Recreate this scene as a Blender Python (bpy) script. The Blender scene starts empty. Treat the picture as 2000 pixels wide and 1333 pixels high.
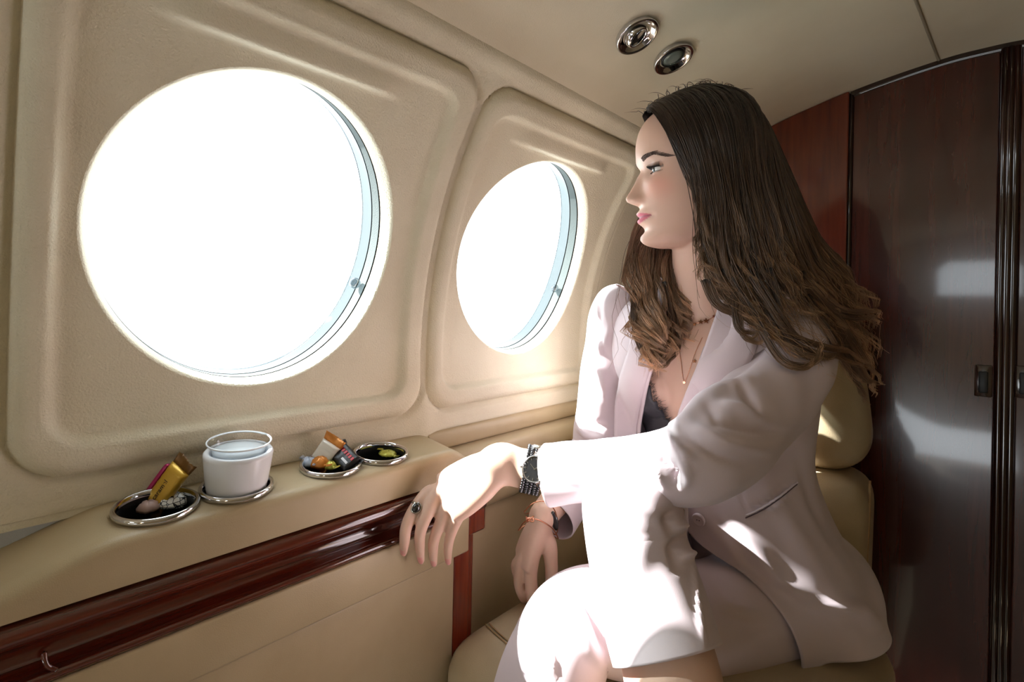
import bpy, bmesh, math, random
import numpy as np
from mathutils import Vector, Matrix
rng = np.random.default_rng(7)
random.seed(7)
BODY_VOX = .0021
S = bpy.context.scene
COL = S.collection

# ------------------------------------------------------------------ camera
FPX = 992.0                      # focal length in pixels of the 2000 px wide frame
TH = math.atan2(910, 992)        # heading of the camera, left of the cabin axis (+X)
ROLL = 0.02
VC = 590.0                       # row of the horizon (shift lens)
CAM = np.array([0.0, 0.0, 1.0])
FW = np.array([math.cos(TH), math.sin(TH), 0.0])
_R0 = np.array([math.sin(TH), -math.cos(TH), 0.0]); _U0 = np.array([0, 0, 1.0])
RX = _R0*math.cos(ROLL) + _U0*math.sin(ROLL)
UY = -_R0*math.sin(ROLL) + _U0*math.cos(ROLL)
cd = bpy.data.cameras.new('camera'); cam = bpy.data.objects.new('camera', cd); COL.objects.link(cam)
cam.matrix_world = Matrix(((RX[0], UY[0], -FW[0], CAM[0]), (RX[1], UY[1], -FW[1], CAM[1]), (RX[2], UY[2], -FW[2], CAM[2]), (0, 0, 0, 1)))
cd.sensor_width = 36.0; cd.sensor_fit = 'HORIZONTAL'; cd.lens = 36.0*FPX/2000.0
cd.shift_x = 0.0; cd.shift_y = -(666.5-VC)/2000.0
cd.clip_start = 0.02; cd.clip_end = 200
S.camera = cam

# ------------------------------------------------------------------ sky, sun, exposure
w = bpy.data.worlds.new('sky'); S.world = w; w.use_nodes = True
bg = w.node_tree.nodes['Background']; bg.inputs[0].default_value = (0.88, 0.95, 1.0, 1); bg.inputs[1].default_value = 5.6
sd_ = bpy.data.lights.new('sun', 'SUN'); sd_.energy = 34.0; sd_.angle = math.radians(0.53); sd_.color = (1.0, 0.99, 0.97)
sun = bpy.data.objects.new('sun', sd_); COL.objects.link(sun)
SUN_DIR = Vector((.82, -1.0, -1.10)).normalized()
sun.rotation_euler = SUN_DIR.to_track_quat('-Z', 'Y').to_euler()
sun.location = (-3, 4, 5)
S.view_settings.view_transform = 'Standard'; S.view_settings.look = 'None'
S.view_settings.gamma = 1.0; S.view_settings.use_curve_mapping = False
S.view_settings.exposure = 0.42
S.cycles.use_denoising = True
S.cycles.max_bounces = 14; S.cycles.diffuse_bounces = 8; S.cycles.transparent_max_bounces = 24
S.cycles.caustics_reflective = False; S.cycles.caustics_refractive = False
S.cycles.sample_clamp_indirect = 8.0

def portal(loc, direction, size):        # a light portal in a real window opening: it only guides sky sampling
    l = bpy.data.lights.new('window_portal', 'AREA'); l.shape = 'SQUARE'; l.size = size; l.cycles.is_portal = True
    o = bpy.data.objects.new('window_portal', l); COL.objects.link(o); o.location = loc
    o.rotation_euler = Vector(direction).to_track_quat('-Z', 'Y').to_euler()

# ------------------------------------------------------------------ helpers
def ray(u, v): return FW + RX*(u-1000)/FPX + UY*(VC-v)/FPX
def P(u, v, D): return CAM + ray(u, v)*D
def proj(p):
    d = np.asarray(p) - CAM; D = d@FW
    return np.stack([1000+FPX*(d@RX)/D, VC-FPX*(d@UY)/D, D], -1)
def nrm(v): v = np.asarray(v, float); return v/(np.linalg.norm(v, axis=-1, keepdims=True)+1e-12)
def sstep(a, b, x): t = np.clip((x-a)/(b-a), 0, 1); return t*t*(3-2*t)

def mk(name, verts, faces, mat, parent=None, smooth=True, kind=None):
    me = bpy.data.meshes.new(name)
    verts = np.asarray(verts, np.float32).reshape(-1, 3)
    if isinstance(faces, np.ndarray):
        n, k = faces.shape
        me.vertices.add(len(verts)); me.vertices.foreach_set('co', verts.ravel())
        me.loops.add(n*k); me.loops.foreach_set('vertex_index', faces.astype(np.int32).ravel())
        me.polygons.add(n); me.polygons.foreach_set('loop_start', np.arange(0, n*k, k, dtype=np.int32))
        me.polygons.foreach_set('loop_total', np.full(n, k, np.int32))
        me.update(calc_edges=True)
    else:
        me.from_pydata(verts.tolist(), [], faces)
    if smooth: me.polygons.foreach_set('use_smooth', np.ones(len(me.polygons), bool))
    me.validate()
    o = bpy.data.objects.new(name, me); COL.objects.link(o)
    if mat is not None: me.materials.append(mat)
    if parent is not None: o.parent = parent
    if kind: o['kind'] = kind
    return o
def empty(name, loc=(0, 0, 0)):
    o = bpy.data.objects.new(name, None); COL.objects.link(o); o.location = loc; o.empty_display_size = .02
    return o
def tag(o, label, cat, group=None):
    o['label'] = label; o['category'] = cat
    if group: o['group'] = group
    return o
def under(o, p):                  # parent keeping the world-space mesh where it is (thing roots are translated only)
    o.parent = p; o.matrix_parent_inverse = Matrix.Translation(-Vector(p.location))
    return o
def thing(name, label, cat, loc, group=None): return tag(empty(name, loc), label, cat, group)

def gfaces(nu, nv, cu=False, cv=False):
    i = np.arange(nu if cu else nu-1); j = np.arange(nv if cv else nv-1)
    I, J = np.meshgrid(i, j, indexing='ij'); I2 = (I+1) % nu; J2 = (J+1) % nv
    return np.stack([I*nv+J, I2*nv+J, I2*nv+J2, I*nv+J2], -1).reshape(-1, 4)
def merge(*vf):
    V, F, o = [], [], 0
    for v, f in vf:
        v = np.asarray(v, float).reshape(-1, 3); V.append(v)
        F += [[int(a)+o for a in q] for q in f]; o += len(v)
    return np.concatenate(V), F
def cr(pts, n):                   # Catmull-Rom resampling of an (m,k) array
    p = np.asarray(pts, float); m = len(p)
    q = np.vstack([2*p[0]-p[1], p, 2*p[-1]-p[-2]]); t = np.linspace(0, m-1, n); i = np.minimum(t.astype(int), m-2); f = (t-i)[:, None]
    a, b, c, d = q[i], q[i+1], q[i+2], q[i+3]
    return .5*((2*b)+(-a+c)*f+(2*a-5*b+4*c-d)*f*f+(-a+3*b-3*c+d)*f**3)
def frames(C, up):                # moving frame along a centre line
    T = nrm(np.gradient(C, axis=0)); up = np.asarray(up, float)
    A = nrm(np.cross(np.broadcast_to(up, T.shape), T)); B = np.cross(T, A)
    return T, A, B
def tube(ctrl, n=24, m=20, up=(0, 0, 1), cap=True, e=2.0):
    """ctrl rows: x y z ra rb  -> closed loft of (super)elliptic sections, ra along A = up x T, rb along B"""
    Q = cr(ctrl, n); C = Q[:, :3]; T, A, B = frames(C, up)
    t = np.linspace(0, 2*np.pi, m, endpoint=False)
    ct, st = np.cos(t), np.sin(t)
    if e != 2: ct, st = np.sign(ct)*np.abs(ct)**(2/e), np.sign(st)*np.abs(st)**(2/e)
    V = C[:, None]+A[:, None]*(Q[:, 3, None, None]*ct[None, :, None])+B[:, None]*(Q[:, 4, None, None]*st[None, :, None])
    F = [list(q) for q in gfaces(n, m, False, True)]
    V = V.reshape(-1, 3)
    if cap:
        r0 = min(Q[0, 3], Q[0, 4])*.6; r1 = min(Q[-1, 3], Q[-1, 4])*.6
        V = np.vstack([V, C[0]-T[0]*r0, C[-1]+T[-1]*r1]); a, b = len(V)-2, len(V)-1
        F += [[a, (j+1) % m, j] for j in range(m)]+[[b, (n-1)*m+j, (n-1)*m+(j+1) % m] for j in range(m)]
    return V, F
def ball(c, r, n=10, m=16, rot=None):
    r = np.broadcast_to(np.asarray(r, float), (3,)); th = np.linspace(0, np.pi, n+1)[1:-1]; ph = np.linspace(0, 2*np.pi, m, endpoint=False)
    V = np.array([[np.sin(a)*np.cos(b), np.sin(a)*np.sin(b), np.cos(a)] for a in th for b in ph]); V = np.vstack([V, [0, 0, 1], [0, 0, -1]])*r
    if rot is not None: V = V@np.asarray(rot).T
    F = [list(q) for q in gfaces(n-1, m, False, True)]; k = (n-1)*m
    F += [[k, j, (j+1) % m] for j in range(m)]+[[k+1, (n-2)*m+(j+1) % m, (n-2)*m+j] for j in range(m)]
    return V+np.asarray(c), F
def lathe(prof, m=48, c=(0, 0, 0), M=None, close=False):
    """prof rows (r, z); M: 3x3 with columns = local axes"""
    t = np.linspace(0, 2*np.pi, m, endpoint=False); pr = np.asarray(prof, float)
    V = np.stack([pr[:, None, 0]*np.cos(t), pr[:, None, 0]*np.sin(t), np.broadcast_to(pr[:, None, 1], (len(pr), m))], -1).reshape(-1, 3)
    if M is not None: V = V@np.asarray(M).T
    return V+np.asarray(c), gfaces(len(pr), m, close, True)
def prism(poly, axis0, axis1, ax, e0=None):   # sweep a closed 2D polygon (list of 3D points at station 0 and 1)
    n = len(axis0); V = np.vstack([axis0, axis1]); F = [[j, (j+1) % n, n+(j+1) % n, n+j] for j in range(n)]+[list(range(n))[::-1], list(range(n, 2*n))]
    return V, F
def sweepX(prof, xs, closed=True):            # prof (Y,z) swept along X stations
    pr = np.asarray(prof, float); xs = np.asarray(xs, float); n = len(pr)
    V = np.array([[x, y, z] for x in xs for y, z in pr]); F = [list(q) for q in gfaces(len(xs), n, False, closed)]
    if closed: F += [list(range(n))[::-1], [(len(xs)-1)*n+j for j in range(n)]]
    return V, F
def rbox(lo, hi, r=.004, seg=3):
    bm = bmesh.new(); bmesh.ops.create_cube(bm, size=1)
    lo = np.array(lo, float); hi = np.array(hi, float)
    for v in bm.verts: v.co = Vector((lo+hi)/2+np.array(v.co)*(hi-lo))
    if r > 0: bmesh.ops.bevel(bm, geom=list(bm.edges), offset=r, segments=seg, profile=.5, affect='EDGES')
    bm.verts.index_update(); V = np.array([v.co[:] for v in bm.verts]); F = [[v.index for v in f.verts] for f in bm.faces]; bm.free()
    return V, F
def basis(n, up=(0, 0, 1)):
    n = nrm(n); a = nrm(np.cross(up, n)); b = np.cross(n, a); return np.stack([a, b, n], 1)
def fix_normals(o):
    bm = bmesh.new(); bm.from_mesh(o.data); bmesh.ops.recalc_face_normals(bm, faces=bm.faces); bm.to_mesh(o.data); bm.free(); return o
def autosmooth(o, ang=40):
    me = o.data; bm = bmesh.new(); bm.from_mesh(me)
    for e in bm.edges:
        if len(e.link_faces) == 2 and e.calc_face_angle(0) > math.radians(ang): e.smooth = False
    bm.to_mesh(me); bm.free(); return o

# ------------------------------------------------------------------ materials
def lin(c): return tuple(((x/255)/12.92 if x/255 <= .04045 else ((x/255+.055)/1.055)**2.4) for x in c)+(1.0,)
def mat(name, rgb, rough=.5, metal=0.0, spec=.5, coat=0.0, coat_r=.05, sheen=0.0, sss=0.0):
    m = bpy.data.materials.new(name); m.use_nodes = True; b = m.node_tree.nodes['Principled BSDF']
    b.inputs['Base Color'].default_value = lin(rgb); b.inputs['Roughness'].default_value = rough; b.inputs['Metallic'].default_value = metal
    b.inputs['Specular IOR Level'].default_value = spec; b.inputs['Coat Weight'].default_value = coat; b.inputs['Coat Roughness'].default_value = coat_r
    b.inputs['Sheen Weight'].default_value = sheen
    if sss: b.inputs['Subsurface Weight'].default_value = sss; b.inputs['Subsurface Radius'].default_value = (.012, .004, .002); b.inputs['Subsurface Scale'].default_value = 1.0
    return m
def N(m, t, **kw):
    n = m.node_tree.nodes.new(t)
    for k, v in kw.items(): setattr(n, k, v)
    return n
def L(m, a, b): m.node_tree.links.new(a, b)
def bump(m, scale=600, dist=.0004, strength=.6, kind='noise', detail=2, stretch=None):
    b = m.node_tree.nodes['Principled BSDF']; tc = N(m, 'ShaderNodeTexCoord'); src = tc.outputs['Object']
    if stretch:
        mp = N(m, 'ShaderNodeMapping'); mp.inputs['Scale'].default_value = stretch; L(m, src, mp.inputs[0]); src = mp.outputs[0]
    if kind == 'noise':
        t = N(m, 'ShaderNodeTexNoise'); t.inputs['Scale'].default_value = scale; t.inputs['Detail'].default_value = detail; out = t.outputs[0]
    else:
        t = N(m, 'ShaderNodeTexVoronoi'); t.inputs['Scale'].default_value = scale; out = t.outputs['Distance']
    L(m, src, t.inputs['Vector']); bp = N(m, 'ShaderNodeBump'); bp.inputs['Strength'].default_value = strength; bp.inputs['Distance'].default_value = dist
    L(m, out, bp.inputs['Height']); L(m, bp.outputs[0], b.inputs['Normal']); return bp
def vary(m, rgb1, rgb2, scale=8, detail=4, stretch=None, contrast=(.35, .65)):
    b = m.node_tree.nodes['Principled BSDF']; tc = N(m, 'ShaderNodeTexCoord'); src = tc.outputs['Object']
    if stretch:
        mp = N(m, 'ShaderNodeMapping'); mp.inputs['Scale'].default_value = stretch; L(m, src, mp.inputs[0]); src = mp.outputs[0]
    t = N(m, 'ShaderNodeTexNoise'); t.inputs['Scale'].default_value = scale; t.inputs['Detail'].default_value = detail; L(m, src, t.inputs['Vector'])
    r = N(m, 'ShaderNodeValToRGB'); r.color_ramp.elements[0].position, r.color_ramp.elements[1].position = contrast
    r.color_ramp.elements[0].color = lin(rgb1); r.color_ramp.elements[1].color = lin(rgb2)
    L(m, t.outputs[0], r.inputs[0]); L(m, r.outputs[0], b.inputs['Base Color']); return m
def wood(name, stretch, c1, c2, rough=.22, coat=.6):
    m = mat(name, c1, rough, coat=coat, coat_r=.06); b = m.node_tree.nodes['Principled BSDF']
    tc = N(m, 'ShaderNodeTexCoord'); mp = N(m, 'ShaderNodeMapping'); mp.inputs['Scale'].default_value = stretch; L(m, tc.outputs['Object'], mp.inputs[0])
    t = N(m, 'ShaderNodeTexNoise'); t.inputs['Scale'].default_value = 1.0; t.inputs['Detail'].default_value = 7; t.inputs['Roughness'].default_value = .62; t.inputs['Distortion'].default_value = .6
    L(m, mp.outputs[0], t.inputs['Vector']); r = N(m, 'ShaderNodeValToRGB'); r.color_ramp.elements[0].position = .3; r.color_ramp.elements[1].position = .72
    r.color_ramp.elements[0].color = lin(c1); r.color_ramp.elements[1].color = lin(c2)
    L(m, t.outputs[0], r.inputs[0]); L(m, r.outputs[0], b.inputs['Base Color']); return m
def thin_glass(name, tint=(1, 1, 1), refl=.06):
    m = bpy.data.materials.new(name); m.use_nodes = True; nt = m.node_tree; nt.nodes.clear()
    out = nt.nodes.new('ShaderNodeOutputMaterial'); mx = nt.nodes.new('ShaderNodeMixShader'); tr = nt.nodes.new('ShaderNodeBsdfTransparent'); gl = nt.nodes.new('ShaderNodeBsdfGlossy')
    fr = nt.nodes.new('ShaderNodeLayerWeight'); fr.inputs[0].default_value = .5
    pw = nt.nodes.new('ShaderNodeMath'); pw.operation = 'POWER'; pw.inputs[1].default_value = 5; ma = nt.nodes.new('ShaderNodeMath'); ma.operation = 'MULTIPLY_ADD'; ma.inputs[1].default_value = .9; ma.inputs[2].default_value = refl
    nt.links.new(fr.outputs['Facing'], pw.inputs[0]); nt.links.new(pw.outputs[0], ma.inputs[0])
    tr.inputs[0].default_value = (*tint, 1); gl.inputs['Roughness'].default_value = .02
    nt.links.new(ma.outputs[0], mx.inputs[0]); nt.links.new(tr.outputs[0], mx.inputs[1]); nt.links.new(gl.outputs[0], mx.inputs[2]); nt.links.new(mx.outputs[0], out.inputs[0]); return m

M_FAB = vary(mat('headliner_fabric', (219, 211, 188), .95, spec=.15, sheen=.1), (214, 205, 182), (224, 217, 195), 6); bump(M_FAB, 430, .0016, .75)
M_CEIL = vary(mat('ceiling_fabric', (226, 216, 192), .95, spec=.15), (221, 210, 186), (230, 221, 198), 5); bump(M_CEIL, 600, .0006, .4)
M_LEA = vary(mat('tan_leather', (176, 159, 126), .42, spec=.4), (170, 152, 119), (182, 165, 133), 7); bump(M_LEA, 900, .0003, .35, 'voronoi')
M_SEAT = vary(mat('seat_leather', (172, 155, 126), .38, spec=.5), (165, 148, 119), (178, 162, 133), 9); bump(M_SEAT, 700, .0004, .4, 'voronoi')
M_THREAD = mat('seam_thread', (150, 122, 86), .7)
M_WOODX = wood('mahogany_rail', (3, 60, 60), (52, 15, 9), (104, 38, 20), .14, 1.0)
M_WOODZ = wood('mahogany_door', (30, 30, 2.0), (44, 17, 12), (80, 35, 25), .2, .8)
M_WOODL = wood('mahogany_panel_lit', (30, 30, 2.0), (72, 27, 16), (118, 52, 33), .2, .6)  # door mahogany coloured brighter, for the light the proud panel catches
M_WOODD = wood('dark_mahogany_trim', (60, 60, 3), (24, 9, 7), (48, 18, 13), .16, 1.0)
M_WOODP = wood('mahogany_post', (60, 60, 3), (86, 26, 14), (140, 52, 28), .16, 1.0)
M_LININGR = mat('right_lining_fabric', (164, 146, 118), .95, spec=.15)  # lining of the unseen wall, darkened to weaken its bounce light
M_CHROME = mat('chrome', (215, 215, 218), .08, metal=1.0)
M_BLACK = mat('black_plastic', (14, 15, 18), .45)
M_DARK = mat('dark_gap', (18, 16, 15), .8)
M_FLOOR = vary(mat('carpet', (88, 78, 66), .95), (80, 71, 60), (95, 84, 71), 30); bump(M_FLOOR, 300, .002, .5)  # unseen carpet, kept dark so less light bounces up
M_SEALG = mat('grey_foam_seal', (72, 80, 78), .85); bump(M_SEALG, 700, .0008, .7)
M_CLEAR = thin_glass('clear_acrylic_rim', (.085, .100, .100))
M_KNOB = thin_glass('clear_knob', (.55, .60, .63), .12)
M_PANE = thin_glass('window_glass', (.97, .985, .99))
M_WHITE = mat('white_ceramic', (226, 228, 232), .25, spec=.5)
M_RING = mat('window_inner_ring', (150, 172, 182), .35)
# ------------------------------------------------------------------ cabin shell
RC, ZC = .685, .90                # fuselage lining: circle of radius RC about (Y=0, z=ZC)
XF, XB = -1.7, 1.37               # front end and rear bulkhead
def wallpt(X, s, h=0.0):          # s: arc length up from the widest line, h: inward
    a = s/RC; r = RC-h
    return np.stack([np.broadcast_to(X, np.shape(a)), r*np.cos(a), ZC+r*np.sin(a)], -1)
def rrect(X, s, x0, x1, s0, s1, r):
    cx, cs = (x0+x1)/2, (s0+s1)/2; dx = np.abs(X-cx)-(x1-x0)/2+r; ds = np.abs(s-cs)-(s1-s0)/2+r
    return np.minimum(np.maximum(dx, ds), 0)+np.hypot(np.maximum(dx, 0), np.maximum(ds, 0))-r
WIN = [(.262, .180), (.765, .188)]; R0, KS = .1835, 1.065
PAN = [(.032, .524), (.5345, 1.030)]; PS0, PS1 = -.088, .463
def panel_h(X, s, x0, x1):
    d = -rrect(X, s, x0, x1, PS0, PS1, .052)
    h = -.010+.021*np.sqrt(np.clip(1-(1-np.clip(d/.016, 0, 1))**2, 0, 1))
    d2 = -rrect(X, s, x0+.026, x1-.036, PS0+.030, PS1-.034, .035)
    h = h-.012*sstep(-.002, .012, d2)
    xc = (x0+x1)/2-.012                                   # the brow above the pane
    t = sstep(x0+.075, x0+.135, X)*(1-sstep(x1-.165, x1-.118, X))
    q = s-.394
    h = h+.0125*t*np.where(q < 0, np.exp(-(q/.0048)**2), np.exp(-(q/.030)**2))
    return h
def wall_grid(name, x0, x1, s0, s1, step, hfun, hole=None, drop=None, mat_=None, parent=None):
    nx, ns = int((x1-x0)/step)+1, int((s1-s0)/step)+1
    X, Sg = np.meshgrid(np.linspace(x0, x1, nx), np.linspace(s0, s1, ns), indexing='ij')
    F = gfaces(nx, ns); Xf, Sf = X.ravel().copy(), Sg.ravel().copy()
    if hole is not None:
        for (cx, cs) in hole:
            d = np.hypot(Xf-cx, (Sf-cs)/KS); ins = d < R0
            F = F[~ins[F].all(1)]
            k = R0/np.maximum(d, 1e-6); Xf = np.where(ins, cx+(Xf-cx)*k, Xf); Sf = np.where(ins, cs+(Sf-cs)*k, Sf)
    if drop is not None:
        m = drop(Xf, Sf); F = F[~m[F].all(1)]
    V = wallpt(Xf, Sf, hfun(Xf, Sf))
    used = np.unique(F); mp = np.zeros(len(V), int); mp[used] = np.arange(len(used))
    return mk(name, V[used], mp[F][:, ::-1].copy(), mat_, parent)
def lining_h(X, s):
    h = .005*np.exp(-((s-.489)/.012)**2)
    for x0, x1 in PAN:                                     # soft groove around each panel
        h = h-.010*np.exp(-(rrect(X, s, x0, x1, PS0, PS1, .052)/.0045)**2)
    h = h-.014*sstep(.496, .525, s)
    h = h+.005*np.exp(-((X-.529)/.02)**2)*sstep(.50, .40, s)
    return h
def in_panels(X, s): return np.minimum(rrect(X, s, *PAN[0], PS0, PS1, .052), rrect(X, s, *PAN[1], PS0, PS1, .052)) < -.012
wall_left = wall_grid('wall_left', -1.0, XB, -.128, .535, .0048, lining_h, None, in_panels, M_FAB); wall_left['kind'] = 'structure'
for k, (x0, x1) in enumerate(PAN):
    p = wall_grid('window_panel', x0, x1, PS0, PS1, .0032, lambda X, s: panel_h(X, s, x0, x1), [WIN[k]], lambda X, s: rrect(X, s, x0, x1, PS0, PS1, .052) > .0005, M_FAB, wall_left)
    p['label'] = ('padded beige panel around the large near window', 'padded beige panel around the window by the seated woman')[k]
# lower lining down to the floor (behind ledge and seat) and forward continuation
def arcgrid(name, x0, x1, s0, s1, m_, nx=3):
    xs = np.linspace(x0, x1, nx); ss = np.linspace(s0, s1, 24); V = np.array([[x, RC*math.cos(s/RC), ZC+RC*math.sin(s/RC)] for x in xs for s in ss])
    return mk(name, V, gfaces(nx, 24)[:, ::-1].copy(), m_)
def struct(o): o['kind'] = 'structure'; return o
struct(mk('wall_left_lower', np.array([[x, y, z] for x in (XF, XB) for y, z in ((.6735, .780), (.70, .776), (.70, 0))]), gfaces(2, 3), M_LEA, smooth=False))
struct(arcgrid('wall_left_front', XF, -1.0, -.125, .530, M_FAB))

# windows: each a structure root with its rings, panes and knob
M_SKYGAP = M_DARK
for k, (cx, cs) in enumerate(WIN):
    a = cs/RC; nrm_out = np.array([0, math.cos(a), math.sin(a)]); es = np.array([0, -math.sin(a), math.cos(a)]); ex = np.array([1.0, 0, 0])
    C0 = np.array([cx, RC*math.cos(a), ZC+RC*math.sin(a)]); C0 = C0-nrm_out*panel_h(np.array([cx+R0]), np.array([cs]), *PAN[k])[0]
    root = struct(empty('window_%d' % (k+1), C0)); root['label'] = ('large round cabin window nearest the camera', 'round cabin window beside the seated woman')[k]
    m = 144; ph = np.linspace(0, 2*np.pi, m, endpoint=False); cph, sph = np.cos(ph), np.sin(ph)
    base = wallpt(cx+R0*cph, cs+KS*R0*sph, panel_h(cx+R0*cph, cs+KS*R0*sph, *PAN[k]))
    h0 = float(panel_h(np.array([cx+R0]), np.array([cs]), *PAN[k])[0])
    def ring(dep, r, c_=None, s_=None):            # the window follows the curve of the fuselage
        c_, s_ = (cph, sph) if c_ is None else (c_, s_)
        return wallpt(cx+r*c_, cs+KS*r*s_, h0-dep)
    def band(name, st, mt, first=None):
        rows = ([first] if first is not None else [])+[ring(d, r) for d, r in st]
        V = np.stack(rows).reshape(-1, 3); o = mk(name, V, gfaces(len(rows), m, False, True), mt); under(o, root); return o
    # fabric reveal with rounded lip
    rows = [base, wallpt(cx+(R0-.0020)*cph, cs+KS*(R0-.0020)*sph, h0-.0010), wallpt(cx+(R0-.0038)*cph, cs+KS*(R0-.0038)*sph, h0-.0045)]
    rows += [ring(.012, R0-.0065), ring(.022, R0-.0090)]
    V = np.stack(rows).reshape(-1, 3); o = mk('fabric_reveal', V, gfaces(len(rows), m, False, True), M_FAB); under(o, root)
    band('rubber_gasket', [(.022, R0-.0090), (.0222, R0-.0075), (.0252, R0-.0075), (.0252, R0-.0094)], M_DARK)
    band('foam_seal', [(.0252, R0-.0094), (.034, R0-.0100), (.043, R0-.0105)], M_SEALG)
    band('shade_gasket', [(.043, R0-.0105), (.0432, R0-.009), (.0450, R0-.009), (.0452, R0-.0110)], M_DARK)
    band('inner_ring', [(.0452, R0-.0110), (.056, R0-.0122), (.066, R0-.0142)], M_CLEAR)
    band('edge_line', [(.066, R0-.0142), (.0663, R0-.0132), (.0672, R0-.0132), (.0672, R0-.0146)], M_RING)
    for nm, dep, rr in (('inner_pane', .0475, R0-.0115), ('outer_pane', .0680, R0-.0140)):
        rows = [ring(dep, rr*q) for q in (1, .8, .6, .4, .2, .02)]
        o = mk(nm, np.stack(rows).reshape(-1, 3), gfaces(6, m, False, True), M_PANE); under(o, root)
    kp = wallpt(np.array(cx+(R0-.020)*math.cos(-.36)), np.array(cs+KS*(R0-.020)*math.sin(-.36)), h0-.040)     # clear turning knob of the shade
    V, F = lathe([(0, 0), (.0075, 0), (.0085, .002), (.0085, .006), (.006, .0085), (.0, .009)], 24, kp, basis(-nrm_out)); o = mk('shade_knob', V, F, M_KNOB); under(o, root)
    if k == 0:
        tx = bpy.data.curves.new('lettering', 'FONT'); tx.body = 'ECLIPSE'; tx.size = .0062; tx.extrude = .0002; tx.align_x = 'CENTER'
        to = bpy.data.objects.new('lettering_src', tx); COL.objects.link(to); bpy.context.view_layer.update()
        me = bpy.data.meshes.new_from_object(to); bpy.data.objects.remove(to)
        vs = np.array([v.co[:] for v in me.vertices]); ang = -math.pi/2+.12+vs[:, 0]/(R0-.013)
        rr = R0-.0118-vs[:, 2]; dd = .0580-vs[:, 1]
        W = wallpt(cx+rr*np.cos(ang), cs+KS*rr*np.sin(ang), h0-dd)
        me.vertices.foreach_set('co', W.astype(np.float32).ravel()); me.materials.append(M_WHITE)
        o = bpy.data.objects.new('lettering', me); COL.objects.link(o); under(o, root)
    # fuselage skin sleeve outside the window so that no light enters beside it
    band('outer_sleeve', [(.034, R0-.0075), (.034, R0+.03), (.0, R0+.04)], M_SEALG)
    portal(C0+nrm_out*.11, -nrm_out, .40)

# ceiling: lofted profile from the cornice to the crown and down the other side
CEIL = np.array([(.5175, 1.3485), (.5075, 1.3605), (.470, 1.398), (.378, 1.446), (.215, 1.490), (.075, 1.5125), (0, 1.5165)])
cprof = cr(np.vstack([CEIL, CEIL[::-1][1:]*[-1, 1]]), 90)
V = np.array([[x, y, z] for x in np.linspace(XF, XB, 12) for y, z in cprof]); ceiling = struct(mk('ceiling', V, gfaces(12, 90), M_CEIL))
def ceil_hit(u, v):
    r = ray(u, v)
    for t in np.linspace(.3, 2.2, 4000):
        p = CAM+r*t; zc = np.interp(p[1], cprof[::-1, 0], cprof[::-1, 1])
        if p[2] >= zc:
            i = np.argmin(np.hypot(cprof[:, 0]-p[1], cprof[:, 1]-p[2])); tg = cprof[min(i+1, 89)]-cprof[max(i-1, 0)]
            n = np.array([0, tg[1], -tg[0]]); n = nrm(n); n = n if n[2] < 0 else -n
            return p, n
# ceiling seam running along the cabin
sp0, _ = ceil_hit(1790, 4); sp1, _ = ceil_hit(1829, 106)
xx = np.linspace(XF, XB-.002, 40); yy = sp1[1]+(sp0[1]-sp1[1])/(sp0[0]-sp1[0])*(xx-sp1[0])*np.where(xx > .9, 1, 0)+np.where(xx > .9, 0, sp0[1]-sp1[1]); zz = np.interp(yy, cprof[::-1, 0], cprof[::-1, 1])
o = mk('ceiling_seam', *merge(tube(np.stack([xx, yy, zz-.0002, np.full(40, .0026), np.full(40, .0014)], 1), 80, 6)), M_DARK.copy(), ceiling)
o.data.materials[0].node_tree.nodes['Principled BSDF'].inputs['Base Color'].default_value = lin((150, 138, 116))

# right wall (behind the camera) with its own windows, floor, front end with the windscreen opening
WR = [-1.2]
def right_wall():
    step = .02; x0, x1, s0, s1 = XF, XB, -.92, .505; nx, ns = int((x1-x0)/step)+1, int((s1-s0)/step)+1
    X, Sg = np.meshgrid(np.linspace(x0, x1, nx), np.linspace(s0, s1, ns), indexing='ij'); Xf, Sf = X.ravel().copy(), Sg.ravel().copy(); F = gfaces(nx, ns)
    for cx in WR:
        d = np.hypot(Xf-cx, Sf-.184); ins = d < .17; F = F[~ins[F].all(1)]; kk = .17/np.maximum(d, 1e-6)
        Xf = np.where(ins, cx+(Xf-cx)*kk, Xf); Sf = np.where(ins, .184+(Sf-.184)*kk, Sf)
    V = np.stack([Xf, -RC*np.cos(Sf/RC), ZC+RC*np.sin(Sf/RC)], 1)
    return mk('wall_right', V, F, M_LININGR)
struct(right_wall())
for i, cx in enumerate(WR):
    a = .184/RC; n = np.array([0, -math.cos(a), math.sin(a)]); c0 = np.array([cx, -RC*math.cos(a), ZC+RC*math.sin(a)])
    V, F = lathe([(.178, -.03), (.172, 0), (.165, .05), (.160, .08), (.0, .08)], 64, c0, basis(n)); root = struct(mk('window_%d' % (i+3), V[:64*4], gfaces(4, 64, False, True), M_FAB)); root['label'] = 'round window in the cabin wall opposite'
    V2, F2 = lathe([(.0, .079), (.161, .079), (.161, .082), (0, .082)], 64, c0, basis(n)); mk('pane', V2, F2, M_PANE, root, smooth=False)
    portal(c0+n*.10, -n, .36)
floor = struct(mk('floor', *rbox((XF, -.66, -.03), (XB, .66, .03), 0), M_FLOOR, smooth=False))
def end_outline(n=60):
    s = np.linspace(-.92, .50, n); Lw = np.stack([RC*np.cos(s/RC), ZC+RC*np.sin(s/RC)], 1); R_ = Lw[::-1]*[-1, 1]
    return np.vstack([Lw, cprof[2:-2], R_])
ol = end_outline(); hz0, hz1, hy = 1.10, 1.32, .20     # windscreen opening seen past the open cockpit
hole = np.array([(hy, hz0), (hy, 1.27), (.15, hz1), (-.15, hz1), (-hy, 1.27), (-hy, hz0)])
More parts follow.
